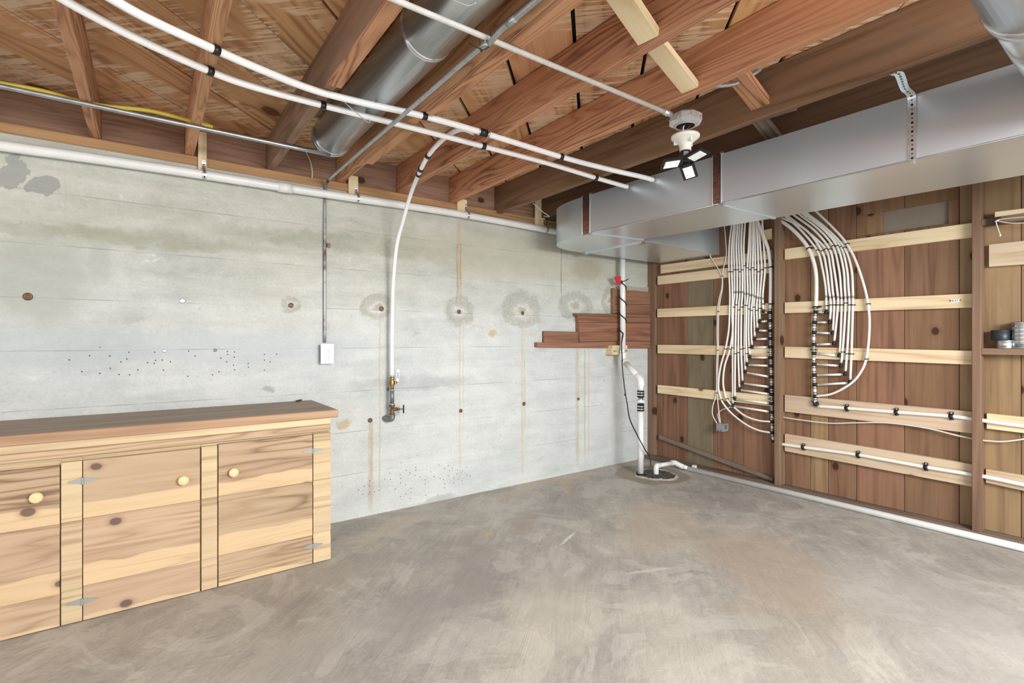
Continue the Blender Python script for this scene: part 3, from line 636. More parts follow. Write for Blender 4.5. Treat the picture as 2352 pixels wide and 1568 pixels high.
for s in (-1, 1): obj('crimp_ring', cyl(p+d*s*.026-d*.005, p+d*s*.026+d*.005, .0185, 14), 'crimp', t, True)
dp = [p+V((-.02, .05, .012)), PZ(1058, 297, 2.262), PZ(1020, 318, 2.255), PZ(985.7, 354.7, 2.225), PZ(965, 392.6, 2.185), PY(944, 444, 2.98), PY(925, 510, 3.13), PY(911, 566, 3.22), PY(903, 657, 3.285), PY(900.5, 775, 3.30), PY(900.5, 866, 3.30)]
t = thing('drop_pipe', dp[-1], 'white pipe curving down the concrete wall to a brass valve', 'pipe')
tube('pipe', dp, .0125, 'pexpipe', t, 14)
bands(t, dp, [PZ(984, 358, 2.222), PZ(967, 388, 2.19), PZ(960, 400, 2.175)], .0165)
e = dp[-1]; S = 3.30/PY(900.5, 880, 3.30).y
vx, vy = e.x, 3.30; zz = lambda v: PY(899, v, vy).z
vt = thing('valve_assembly', (vx, vy, zz(969)), 'brass ball valve and old gate valve on a grey pipe at the concrete wall', 'valve')
obj('crimp_ring', cyl((vx, vy, zz(866)), (vx, vy, zz(862)), .0145, 14), 'crimp', vt, True)
obj('ball_valve', lathe([(.011, 0), (.013, .006), (.013, .02), (.018, .03), (.018, .055), (.014, .062), (.017, .066), (.017, .085), (.013, .087)], (vx, vy, zz(894)), (0, 0, 1), 16), 'brass', vt, True)
lv = obj('lever', [box((vx+.022, vy-.012, zz(879)), (.014, .01, .02)), box((vx+.028, vy-.014, zz(877)+.008), (.01, .006, .03))], 'brass', vt)
obj('lever_grip', box((vx+.033, vy-.016, zz(862)), (.018, .010, zz(849)-zz(876)), Matrix.Rotation(.06, 3, 'Y')), 'white', lv)
obj('grip_label', box((vx+.034, vy-.0215, zz(862)), (.006, .001, (zz(849)-zz(876))*.55), Matrix.Rotation(.06, 3, 'Y')), 'blue', lv)
obj('nipple', cyl((vx, vy, zz(927)), (vx, vy, zz(894)), .0148, 16), 'iron', vt, True)
objs('collar', [cyl((vx, vy, zz(930.5)), (vx, vy, zz(926)), .018, 16), cyl((vx, vy, zz(896.5)), (vx, vy, zz(893.5)), .0165, 16)], 'crimp', vt, True)
gz = zz(940)
obj('gate_valve', [lathe([(.019, 0), (.019, .014), (.013, .02), (.013, .055), (.02, .062), (.02, .075)], (vx, vy, zz(954)), (0, 0, 1), 16), cyl((vx, vy, gz), (vx+.03, vy-.012, gz+.002), .012, 12), cyl((vx+.03, vy-.012, gz), (vx+.048, vy-.019, gz), .008, 10), cyl((vx+.048, vy-.019, gz), (vx+.072, vy-.028, gz), .003, 8)], 'bronze', vt, True)
wc = V((vx+.072, vy-.028, gz)); ax = V((.93, -.36, 0)); x_, y_, d_ = frame(ax); rr = .027
rim = [wc+(x_*math.cos(a*math.pi/8)+y_*math.sin(a*math.pi/8))*rr for a in range(17)]
hw = [tubevf(rim, .0042, 8, 1)]+[cyl(wc, wc+(x_*math.cos(a)+y_*math.sin(a))*rr, .003, 6) for a in (0, 1.57, 3.14, 4.71)]
obj('hand_wheel', hw, 'black', vt, True)
ez = zz(958); obj('elbow', [tubevf([(vx, vy, zz(953)), (vx, vy, ez-.008), (vx-.012, vy+.018, ez-.016), (vx-.028, vy+.064, ez-.012)], .0185, 16, 6), cyl((vx, vy, zz(956)), (vx, vy, zz(952)), .022, 16)], 'iron', vt, True)

# conduits
c1 = [PZ(880, -12, 2.208), PZ(1200, 119, 2.208), PZ(1527, 257, 2.208)]
c1[0] = V((.30, c1[2].y, 2.208)); c1[1].y = c1[2].y
t = thing('conduit', c1[0], 'pale grey conduit crossing under the joists to the lamp box', 'conduit'); tube('tube', c1, .0092, 'emt_paint', t, 14, 1)
e = c1[2]; obj('connector', [cyl(e-V((.01, 0, 0)), e+V((.04, 0, 0)), .0125, 14), cyl(e+V((.012, 0, 0)), e+V((.02, 0, 0)), .015, 6)], 'steel', t, True)
c2 = [PZ(u, v, 2.189) for u, v in [(1260, -24), (1233.6, 0), (1185, 41), (1151, 69), (1123, 100), (1099, 113.6), (944, 248), (769, 399.4)]]
yw = YA-.014
c2 += [PY(757, 411, 3.25), PY(750, 421, 3.31), PY(747.5, 440, yw), PY(746, 500, yw), PY(745.5, 650, yw), PY(746.5, 786, yw)]
c2[-1].x = c2[-2].x = c2[-3].x = PY(746, 650, yw).x
t = thing('conduit', c2[-1], 'grey conduit running along a joist and bent down the concrete wall to the outlet', 'conduit')
tube('tube', c2[:10], .0092, 'emt', t, 14, 6)
tube('wall_tube', c2[8:], .0092, 'rustpipe', t, 14, 6, label='rust spotted vertical length on the concrete')
p, d = near(c2, PZ(1175, 49, 2.189)); obj('coupling', cyl(p-d*.022, p+d*.022, .0115, 14), 'emt', t, True)
wz = V((.915, 1.43, 2.188)); obj('tie_wire', [tubevf([wz+V((-.03, .05, .02)), wz+V((-.014, .02, -.004)), wz+V((0, 0, -.014)), wz+V((.014, -.02, 0)), wz+V((-.01, -.05, .03))], .0014, 6, 6), tubevf([wz+V((-.02, .0, .028)), wz+V((0, .02, -.012)), wz+V((.02, .03, .025))], .0014, 6, 6)], 'black', t, True)
c3 = [PZ(u, v, 2.2275) for u, v in [(-200, 172), (0, 206.6), (189, 243), (447.6, 292.7), (671.5, 335.7), (761, 353)]]
for q in c3: q.y = 2.872
t = tube('conduit', c3, .0108, 'emt', None, 14, 1, label='spotted galvanised conduit along the rim joists, open at its end near the round duct', cat='conduit')
yc = [PY(u, v, 2.93) for u, v in [(-120, 171), (0, 190.6), (103, 209.5), (172, 229), (241, 243), (344, 254), (430, 275), (489, 291)]]
tube('yellow_cable', yc, .0085, 'yellow', None, 10, label='yellow cable lying behind the galvanised conduit at the rim joists', cat='cable')
cb = [PY(702, 348, 3.35), PY(712, 368, 3.34), PY(717, 390, 3.34), PY(717, 408, 3.345)]
tube('wire_stub', cb, .0032, 'cable', None, 8, label='short white wire stub hanging below the round duct', cat='wire')
cb = [PY(1224, 466, 3.20), PY(1245, 485, 3.2), PY(1262, 497, 3.17), PY(1290, 502, 3.22)]
cb[-1] = V((2.66, 3.24, cb[-1].z)); tube('wire_stub', cb, .0035, 'cable', None, 8, label='thin white wire running behind the curved end of the square duct', cat='wire')
# armoured cable between two joists
fx = [PX(1640, 196, 1.93), PX(1660, 197, 2.0), PX(1696, 190, 2.1), PX(1735, 168, 2.22), PX(1750, 157, 2.30)]
q = catmull(fx, 14); vf = [tubevf(fx, .006, 8, 8)]+[cyl(a-(b-a).normalized()*.0016, a+(b-a).normalized()*.0016, .0085, 8) for a, b in zip(q[:-1], q[1:])]
obj('armoured_cable', vf, 'steel', None, True, label='ribbed metal armoured cable between joists behind a bridging brace', cat='cable')

# outlet
a, b = PY(736.8, 790, YA-.045), PY(766.4, 834.5, YA-.045); x0, x1 = a.x, b.x; z1 = (a.z+PY(766, 789.5, YA-.045).z)/2; z0 = b.z; xm, zm = (x0+x1)/2, (z0+z1)/2
t = thing('power_outlet', (xm, YA, z0), 'white double power outlet on the concrete wall below the rusty conduit', 'outlet')
obj('back_box', box2((x0+.006, YA-.040, z0+.006), (x1-.006, YA+.001, z1-.006)), 'iron', t)
pl = obj('cover_plate', box((xm, YA-.043, zm), (x1-x0, .007, z1-z0)), 'white', t)
for s in (-1, 1):
    zc = zm+s*.0205; r_ = obj('receptacle', cyl((xm+.004, YA-.048, zc), (xm+.004, YA-.045, zc), .0165, 20), 'white', pl, True)
    for dx, h in ((-.0065, .008), (.0065, .0065)): obj('slot', box((xm+.004+dx, YA-.0482, zc+.004), (.002, .001, h)), 'hole', pl)
    obj('ground_hole', cyl((xm+.004, YA-.0486, zc-.007), (xm+.004, YA-.0478, zc-.007), .0026, 10), 'hole', pl)
obj('cover_screw', cyl((xm+.004, YA-.0475, zm), (xm+.004, YA-.046, zm), .003, 10), 'steel', pl, True)

# ------------------------------------------------------------------ ducts
Z0, Z1 = 1.957, 2.233
du = thing('square_duct', (2.7, 1.6, Z0), 'large square galvanised air duct hung below the joists with a curved elbow', 'duct')
A1, A2, A3 = (2.549, 2.589), (2.5875, 1.612), (2.671, -.6)
Bk1, Bk2, Bk3 = (3.044, 2.51), (3.168, 1.598), (3.37, -.6)
obj('duct_section', prism([A2, A3, Bk3, Bk2], Z0, Z1), 'galv', du)
obj('duct_section', prism([A1, A2, Bk2, Bk1], Z0+.001, Z1-.001), 'galv', du)
arc = [V((x, y, 0)) for x, y in [(2.549, 2.589), (2.551, 2.75), (2.566, 2.88), (2.60, 2.99), (2.655, 3.075), (2.735, 3.14), (2.84, 3.185), (2.95, 3.203), (3.085, 3.21)]]
arc = [(q.x, q.y) for q in catmull(arc, 4)]
obj('elbow', prism(arc+[(3.105, 2.56), (3.075, 2.555), (3.05, 2.535), (3.044, 2.51)], Z0, Z1), 'galv', du, True)
obj('branch', prism([(3.085, 3.21), (3.105, 2.56), (XB-.002, 2.59), (XB-.002, 3.21)], Z0+.0015, Z1-.0015), 'galv', du)
def onfront(u, zz, e=.0): # front face point
    d = ray(u, 780); 
    (xa, ya), (xb, yb) = (A1, A2) if u < 1650 else (A2, A3)
    k_ = (xa*(yb-ya)-ya*(xb-xa))/(d.x*(yb-ya)-d.y*(xb-xa)); return V((d.x*k_-e, d.y*k_, zz))
for (ua, ub) in ((1338, 1355), (1637, 1657)):
    pa, pb = onfront(ua, Z0), onfront(ub, Z0)
    dirv = (pb-pa).normalized(); nrm = V((-1, 0, 0))
    q = [pa+V((-.003, 0, -.004)), pb+V((-.003, 0, -.004)), pb+V((-.003, 0, Z1-Z0+.006)), pa+V((-.003, 0, Z1-Z0+.006))]
    vs = q+[v+V((.004, 0, 0)) for v in q]
    tp = obj('foil_tape', (vs, [(0, 1, 2, 3), (7, 6, 5, 4), (0, 4, 5, 1), (1, 5, 6, 2), (2, 6, 7, 3), (3, 7, 4, 0)]), 'tape', du, label='creased foil tape over a duct joint')
    for e_ in (pa, pb): obj('tape_edge', cyl(e_+V((-.004, 0, -.003)), e_+V((-.004, 0, Z1-Z0+.004)), .0025, 6), 'crimp', tp)
    objs('tape_tab', [box(pb+V((.002, -.004, Z1-Z0+.006)), (.014, .02, .012)), box(pb+V((-.002, -.006, -.006)), (.016, .02, .012))], 'crimp', tp)
for (a, b) in ((A1, A2), (A2, A3)): obj('edge_highlight', cyl((a[0]-.0005, a[1], Z0+.002), (b[0]-.0005, b[1], Z0+.002), .0035, 8), 'crimp', du, True)  # added bright rods that draw the highlight along the duct's lower front edge
def cleat(a, b, w_=.022, h=.008):
    board('drive_cleat', (a[0], a[1], Z0-h/2+.001), (b[0], b[1], Z0-h/2+.001), (0, 1, 0) if abs(a[0]-b[0]) > abs(a[1]-b[1]) else (1, 0, 0), w_, h, 'galv', du, .002)
cleat(A1, (3.05, 2.53)); cleat(A2, Bk2); cleat((3.088, 3.20), (3.103, 2.575), .026, .012)
for (x, y) in ((3.088, 3.185), (3.102, 2.585)): obj('cleat_end', box((x, y, Z0-.008), (.045, .03, .018)), 'crimp', du)
sb = PX(1559, 540, 3.3); obj('hanger_strap', [box2((3.62, 2.576, Z0-.004), (3.645, 2.5785, Z1)), box2((3.62, 2.572, Z0-.005), (3.645, 2.60, Z0-.001))], 'steel', du)
# perforated strap from joist to duct
f0, f1 = onfront(2096, Z1, .003), onfront(2096, Z0, .003)
sp = [PZ(2052, 167, 2.2135), PZ(2066, 171, 2.2115), f0+V((-.09, 0, .002)), f0+V((-.02, 0, -.002)), f0+V((-.004, 0, -.03)), (f0+f1)/2, f1]
t = thing('perforated_strap', f1, 'perforated metal hanger strap from a joist down the face of the square duct', 'strap')
obj('strip', perf_strip(sp, .03, (0, 1, 0)), 'steel', t); obj('strip_hole', strip_holes(sp, .018, .005, (0, 1, 0), (-1, 0, -.3)), 'hole', t, kind='stuff')
objs('nail', [cyl(sp[0]+V((0, 0, -.006)), sp[0]+V((0, 0, .02)), .003, 8), cyl(sp[0]+V((0, 0, -.008)), sp[0]+V((0, 0, -.004)), .007, 8), cyl(f1+V((-.001, 0, -.006)), f1+V((.02, 0, -.006)), .006, 8)], 'steel', t)
# round ducts
def round_duct(name, a, b, r, label, ridges=(), mat='galv_round', seam=True):
    t = thing(name, a, label, 'duct'); a, b = V(a), V(b); d = (b-a).normalized()
    obj('duct_tube', cyl(a, b, r, 40), mat, t, True)
    for f in ridges: p = a+(b-a)*f; obj('crimped_joint', lathe([(r, -.012), (r+.004, -.006), (r+.004, .006), (r, .012)], p, d, 40), mat, t, True)
    if seam: x, y, _ = frame(d); o_ = x*.55-y*.83 if d.y > .5 else x*.83+y*.55; obj('seam', cyl(a+o_*(r+.001), b+o_*(r+.001), .004, 8), mat, t, True)
    return t
rd = round_duct('round_duct', (.835, 2.93, 2.335), (.835, -1.8, 2.335), .1, 'round galvanised duct running between two joists towards the concrete wall', (.012, .26))
objs('duct_wire', [tubevf([V((.835, 2.89, 2.335))+V((math.cos(a*.4)*.106, 0, math.sin(a*.4)*.106)) for a in range(7, 16)], .002, 6, 4), tubevf([(.66, 2.2, 2.25), (.72, 2.2, 2.21), (.80, 2.24, 2.19), (.83, 2.27, 2.20), (.82, 2.26, 2.215)], .0018, 6, 5), tubevf([(.67, 1.35, 2.25), (.74, 1.35, 2.235), (.79, 1.33, 2.22), (.81, 1.31, 2.225)], .002, 6, 5)], 'steel', rd, True)
rt = round_duct('round_duct', (1.0, .267, 2.12), (1.93, .267, 2.12), .112, 'round galvanised duct crossing below the joists into the square duct', (), 'galv_round', True)
obj('collar', [lathe([(.112, -.05), (.1165, -.045), (.1165, .0), (.112, .004)], (1.93, .267, 2.12), (1, 0, 0), 40), lathe([(.104, 0), (.106, .25), (.10, .55), (.10, .70)], (1.93, .267, 2.108), (1, 0, -.02), 40)], 'galv_round', rt, True)

# ------------------------------------------------------------------ lamp: box, lampholder, folding LED lamp
LX, LY = 2.005, c1[2].y
bz = PY(1568, 286, LY).z
lb = thing('junction_box', (LX, LY, bz), 'octagonal die cast metal box at the end of the pale conduit', 'junction box')
def octo(r, z, k=.42):
    return [V((LX+r*math.cos(math.pi/8+i*math.pi/4), LY+r*math.sin(math.pi/8+i*math.pi/4), z)) for i in range(8)]
vs = octo(.056, bz)+octo(.074, bz+.012)+octo(.074, bz+.04)+octo(.056, bz+.052)
fs = [(j*8+i, j*8+(i+1) % 8, j*8+8+(i+1) % 8, j*8+8+i) for j in range(3) for i in range(8)]+[tuple(range(7, -1, -1)), tuple(range(24, 32))]
obj('housing', (vs, fs), 'diecast', lb)
obj('opening', [lathe([(.046, 0), (.048, -.004), (.042, -.004), (.040, .001)], (LX, LY, bz), (0, 0, 1), 28)], 'diecast', lb, True)
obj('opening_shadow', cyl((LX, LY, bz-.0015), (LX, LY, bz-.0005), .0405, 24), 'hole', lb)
for i in range(8):
    a = math.pi/4*i; c = V((LX+math.cos(a)*.069, LY+math.sin(a)*.069, bz+.027)); tn = V((-math.sin(a), math.cos(a), 0))
    obj('knockout', tubevf([c+tn*.013*math.cos(b)+V((0, 0, .013*math.sin(b))) for b in (-1.2, -.5, .2, .9, 1.6)], .0018, 6, 3), 'crimp', lb, True)
obj('lamp_wire', [tubevf([(LX-.01, LY, bz-.002), (LX-.012, LY+.003, bz-.018), (LX+.008, LY+.006, bz-.03), (LX+.016, LY, bz-.05)], .0028, 8, 6)], 'white', lb, True)
obj('wire_coil', [tubevf([(LX+.005, LY-.02, bz-.004), (LX+.02, LY, bz-.007), (LX+.026, LY+.012, bz-.003)], .002, 6, 5), tubevf([(LX-.016, LY+.01, bz-.002), (LX-.02, LY+.01, bz-.03), (LX-.018, LY+.008, bz-.055)], .0015, 6, 5)], 'red', lb, True)
hz = PY(1568, 312, LY).z
lh = thing('lampholder', (LX, LY, hz-.07), 'white porcelain lampholder hanging by its wires below the metal box', 'lampholder')
obj('disc', lathe([(.0, -.002), (.055, -.004), (.0625, -.006), (.0635, .0), (.0625, .006), (.054, .012), (.036, .026), (.028, .038), (.0255, .052), (.0255, .066), (.022, .066), (.021, .05)], (LX, LY, hz), (0, 0, -1), 40), 'porcelain', lh, True)
for a in (2.2, 4.3, 6.3): obj('rib', box((LX+math.cos(a)*.036, LY+math.sin(a)*.036, hz-.022), (.03, .008, .022), Matrix.Rotation(a, 3, 'Z')), 'porcelain', lh)
ez = hz-.066
ll = thing('led_lamp', (LX, LY, ez-.07), 'black folding lamp with three white LED panels screwed into the lampholder', 'lamp')
obj('lamp_base', lathe([(.0235, .012), (.0235, -.004), (.026, -.01), (.028, -.03), (.022, -.04), (.02, -.05)], (LX, LY, ez), (0, 0, 1), 24), 'black', ll, True)
obj('sensor_window', box((LX-.02, LY-.016, ez-.02), (.02, .016, .018), Matrix.Rotation(math.radians(-38), 3, 'Z')), 'greybox', ll)
for ang in (144, 24, 264):
    a = math.radians(ang); rot = Matrix.Rotation(math.radians(-20), 3, V((math.cos(YAW), -math.sin(YAW), 0))) @ Matrix.Rotation(a, 3, 'Z') @ Matrix.Rotation(math.radians(10), 3, 'Y')
    hub = V((LX, LY, ez-.046)); c = hub+rot @ V((.066, 0, 0))
    ar = obj('panel', [box(c, (.09, .066, .010), rot), box(hub+rot @ V((.022, 0, 0)), (.02, .03, .012), rot)], 'black', ll)
    obj('diffuser', box(c+rot @ V((.001, 0, -.006)), (.068, .042, .004), rot), 'led', ar)
    objs('panel_screw', [cyl(c+rot @ V((dx, .010, -.0085)), c+rot @ V((dx, .010, -.0078)), .0025, 8) for dx in (-.02, .016)], 'greybox', ar)

# ------------------------------------------------------------------ corner: plank patch, sump pipe, cord, floor pipe
pp = thing('plank_patch', PY(1420, 797, YA-.02), 'stepped patch of red brown planks on the concrete wall beside the corner', 'planks')
def plank(pix, t, yy):
    q = [PY(u, v, yy) for u, v in pix]; quadboard('plank', q, (0, -1, 0), t, 'plank', pp, .003)
XE = 1494
plank([(1234.5, 786), (XE, 791), (XE, 799.5), (1234.5, 797)], .045, YA-.046)
plank([(1250, 760), (1331, 762), (1331, 789), (1250, 787.5)], .03, YA-.032)
plank([(1330, 741), (XE, 741.5), (XE, 783), (1332, 785)], .05, YA-.052)
plank([(1332, 785.5), (XE, 783.5), (XE, 791), (1332, 793)], .04, YA-.042)
plank([(1327, 725), (XE, 729), (XE, 741), (1329, 740.5)], .042, YA-.044)
plank([(1324, 719), (XE, 722), (XE, 729), (1325, 725)], .055, YA-.056)
plank([(1411, 699), (XE, 699), (XE, 722), (1411, 719.5)], .03, YA-.032)
plank([(1411, 664), (XE, 670), (XE, 698.5), (1411, 698)], .028, YA-.030)
plank([(1408.5, 661), (1412, 661), (1412, 719), (1408.5, 719)], .034, YA-.036)
ms = [PY(u, v, YA-.012) for u, v in [(1412, 662), (1430, 655), (1450, 657), (1470, 660), (1492, 659), (1492, 668), (1470, 672), (1450, 675), (1440, 668), (1412, 664)]]
n = len(ms); obj('mortar_lump', ([q for q in ms]+[q+V((0, .014, 0)) for q in ms], [(i, (i+1) % n, n+(i+1) % n, n+i) for i in range(n)]+[tuple(range(n)), tuple(range(2*n-1, n-1, -1))]), 'mortar', pp)

bl = PZ(1471.5, 1090, 0); low = V((bl.x, bl.y, 0)); yu = 3.245
up = PY(1430.5, 800, yu); up = V((up.x, yu+.0, 0))
tp_ = V((PY(1430, 600, 3.285).x, 3.285, 2.225))
zl = lambda v: EYE.z+(CY-v)/F*(ray(1471, v).xy.length and (bl-EYE).xy.length/ray(1471, v).xy.length)
zu = lambda v: PY(1430, v, yu).z
sp_ = thing('sump_pipe', low, 'white plastic discharge pipe rising from the sump with a double bend', 'pipe')
R = .0262
obj('lower_pipe', cyl((low.x, low.y, .002), (low.x, low.y, zl(943)), R, 20), 'pvc', sp_, True)
obj('pipe_stub', cyl((low.x, low.y, zl(897)), (low.x, low.y, zl(880)), R, 20), 'pvc', sp_, True)
b0 = V((low.x, low.y, zl(886))); b1 = V((low.x, low.y, zl(872))); b2 = V((up.x, up.y, zu(826))); b3 = V((up.x, up.y, zu(812)))
dm = (b2-b1).normalized()
obj('bend', tubevf([b0, b1-V((0, 0, .015)), b1+dm*.02, b1+dm*.055], R+.006, 20, 6), 'pvc', sp_, True)
obj('bend', tubevf([b2-dm*.055, b2-dm*.02, b2+V((0, 0, .015)), b3+V((0, 0, .01))], R+.006, 20, 6), 'pvc', sp_, True)
obj('slanted_pipe', cyl(b1+dm*.03, b2-dm*.03, R, 20), 'pvc', sp_, True)
obj('upper_pipe', cyl(b3-V((0, 0, .02)), tp_, R, 20), 'pvc', sp_, True)
cv = obj('check_valve', cyl((low.x, low.y, zl(932)), (low.x, low.y, zl(908)), .024, 20), 'tin', sp_, True)
for (va, vb) in ((911.5, 896.5), (943.5, 928)): 
    za, zb = zl(va), zl(vb); rb = obj('rubber_coupling', cyl((low.x, low.y, za), (low.x, low.y, zb), .0315, 24), 'rubber', cv, True)
    for f in (.3, .72): zc = za+(zb-za)*f; obj('hose_clamp', [cyl((low.x, low.y, zc-.006), (low.x, low.y, zc+.006), .0325, 24), box((low.x-.02, low.y-.03, zc), (.022, .012, .013))], 'steel', cv, True)
zc = zl(921); obj('valve_ring', cyl((low.x, low.y, zc-.011), (low.x, low.y, zc+.011), .036, 24), 'pvc', cv, True)
# bracket
a, b = PY(1406.5, 793, yu+.03), PY(1441, 813.5, yu+.03)
br = thing('pipe_bracket', ((a.x+b.x)/2, yu+.06, b.z), 'pale wood block with metal strap fixing the sump pipe below the planks', 'bracket')
obj('block', box2((a.x, yu+.031, b.z), (b.x, YA+.001, a.z)), 'brace', br)
zs_ = PY(1420, 806, yu).z
obj('strap', [box2((a.x+.012, yu+.027, zs_-.008), (up.x-R, yu+.0305, zs_+.008)), cyl((up.x, up.y, zs_-.008), (up.x, up.y, zs_+.008), R+.0025, 20), box2((up.x+R, yu+.027, zs_-.008), (b.x, yu+.0305, zs_+.008))], 'steel', br)
objs('strap_hole', [cyl((a.x+.022+i*.016, yu+.0265, zs_), (a.x+.022+i*.016, yu+.0275, zs_), .004, 8) for i in range(3)], 'hole', br)
# cord wound round the pipe, down to the sump
def onpipe(v, ang, r=R+.006):
    z = PY(1430, v, 3.27).z; f = (z-up.z-1.0)/1.2; c = b3.lerp(tp_, max(0, min(1, (z-b3.z)/(tp_.z-b3.z)))); return V((c.x+math.cos(ang)*r, c.y+math.sin(ang)*r, z))
cd = [onpipe(649, -2.9, R+.014)]
for i in range(28):
    cd.append(onpipe(652+i*4.2, -2.4+i*.70, R+.006))
cd += [onpipe(772, -2.4, R+.012), PY(1427.6, 790, yu-.035), PY(1429, 820, yu-.04), PY(1429.4, 843, 3.19), PY(1435, 893, 3.16), PY(1441, 930, 3.13), PY(1446.7, 962.6, 3.08), PY(1464, 999.5, 2.96), PY(1481.4, 1032, 2.90), PY(1492, 1049, 2.88), PY(1496, 1075, 2.86), PZ(1500, 1096, .01)]
pc = thing('pump_cord', PZ(1500, 1096, 0), 'black pump cord wound round the sump pipe and dropping into the sump', 'cord')
tube('cord', cd, .0054, 'black', pc, 8, 6)
q0 = onpipe(648, 3.4, R+.012); obj('cord_knot', [box(q0, (.03, .02, .022)), tubevf([q0, q0+V((.03, -.03, .01)), q0+V((.07, -.03, .03))], .004, 8, 5)], 'black', pc, True)
fa = [PY(u, v, 3.235) for u, v in [(1412, 635.5), (1426, 634), (1426, 654), (1419, 652)]]
obj('red_flag', (fa+[v+V((0, .012, 0)) for v in fa], [(0, 1, 2, 3), (7, 6, 5, 4), (0, 4, 5, 1), (1, 5, 6, 2), (2, 6, 7, 3), (3, 7, 4, 0)]), 'red', None, label='small red plastic tag tucked behind the sump pipe', cat='tag')
# sump
sc_ = PZ(1506, 1090, 0)
su = thing('sump_pit', (sc_.x, sc_.y, 0), 'round dark sump pit with a broken mortar rim in the floor corner', 'sump')
seg = 40; vs, fs = [], []
for j, (r, z) in enumerate([(0, .006), (.05, .007), (.10, .006), (.14, .005), (.165, .002), (.17, -.002)]):
    for i in range(seg):
        a = 2*math.pi*i/seg; k_ = random.uniform(-.003, .004) if 0 < j < 5 else 0; rr = r*(1+.06*math.sin(3*a)+.04*math.sin(7*a+1)); vs.append((sc_.x+math.cos(a)*rr, sc_.y+math.sin(a)*rr, z+k_))
fs = [(j*seg+i, j*seg+(i+1) % seg, (j+1)*seg+(i+1) % seg, (j+1)*seg+i) for j in range(5) for i in range(seg)]
obj('gravel_fill', (vs, fs), 'gravel', su, True)
vs = []
for i in range(64):
    a = 2*math.pi*i/64; rr = .175*(1+.06*math.sin(3*a)+.04*math.sin(7*a+1)); h = .006+random.uniform(0, .008)
    for (dr_, dz) in ((-.008, -.002), (-.004, h), (.006, h*.8), (.014+random.uniform(0, .01), -.002)): vs.append((sc_.x+math.cos(a)*(rr+dr_), sc_.y+math.sin(a)*(rr+dr_), dz))
obj('mortar_rim', (vs, [(i*4+j, ((i+1) % 64)*4+j, ((i+1) % 64)*4+j+1, i*4+j+1) for i in range(64) for j in range(3)]), 'mortar', su)
obj('pipe_gasket', lathe([(R+.001, 0), (.042, 0), (.042, .008), (R+.001, .014)], (low.x, low.y, .001), (0, 0, 1), 20), 'rubber', su, True)
# floor pipe
xp = 4.008; rp = .0215
fe = PZ(1553, 1064, .03); f0 = V((xp, PX(1575, 1070, xp).y, rp+.001)); f1 = V((xp+.01, -1.1, rp+.001))
e1 = PZ(1500, 1084, .03)
fp = thing('floor_pipe', f0, 'white plastic pipe lying on the floor along the wooden wall from the sump', 'pipe')
obj('pipe', cyl(f0+V((0, -.02, 0)), f1, rp, 18), 'pvc', fp, True)
cn = f0+V((-.0, .05, .03))
elb = V((sc_.x-.02, sc_.y-.03, .075)); elb = PZ(1507, 1070, .075)
cn = PZ(1549, 1062, .06)
obj('short_pipe', cyl(elb, cn, .019, 16), 'pvc', fp, True)
obj('elbow', [tubevf([V((elb.x, elb.y, .004)), V((elb.x, elb.y, .05)), elb+(cn-elb).normalized()*.012+V((0, 0, .0)), elb+(cn-elb).normalized()*.05], .023, 18, 6)], 'pvc', fp, True)
obj('elbow', tubevf([cn-(cn-elb).normalized()*.05, cn, cn.lerp(f0, .35), cn.lerp(f0, .8)], .023, 18, 6), 'pvc', fp, True)
obj('short_pipe', cyl(cn.lerp(f0, .6), f0+V((0, -.03, 0)), .0195, 16), 'pvc', fp, True)
obj('coupling', cyl(f0+V((0, -.005, .0)), f0+V((0, -.02, 0)), .0225, 18), 'steel', fp, True)
obj('pipe_clip', box(f0+V((.03, -.07, .02)), (.03, .03, .03)), 'pvc', fp)

# ------------------------------------------------------------------ the two manifolds with their tubes
ORD = ['first', 'second', 'third', 'fourth', 'fifth', 'sixth', 'seventh', 'eighth', 'ninth', 'tenth', 'eleventh', 'twelfth', 'thirteenth', 'fourteenth']
XT, XM = BF-.010, BF-.016
mp = lambda a, b: (1600+a/4.9, 440+b/4.9)
def P(u, v, dx=0): return PX(u, v, XT-dx)
def up_ext(pts, k_=.12):
    d = (pts[0]-pts[1]).normalized(); e = pts[0]+d*k_
    if e.z > 2.42: e.z = 2.42
    return [e]+pts
def tie(parent, pts, spots, mat='black', rr=.0095, L=.007):
    for (u, v) in spots:
        p, d = near(pts, P(u, v)); vf = [cyl(p-d*L/2, p+d*L/2, rr, 10), box(p+V((.004, -.009, 0)), (.012, .012, .008))]
        obj('clamp', vf, mat, parent, True)
def rings(parent, pts, spots):
    vf = []
    for (u, v) in spots:
        p, d = near(pts, P(u, v)); vf += [cyl(p+d*(s*.006)-d*.0015, p+d*(s*.006)+d*.0015, .0091, 10) for s in (-1, 0, 1)]
    if vf: obj('print_band', vf, 'black', parent, True, kind='stuff')
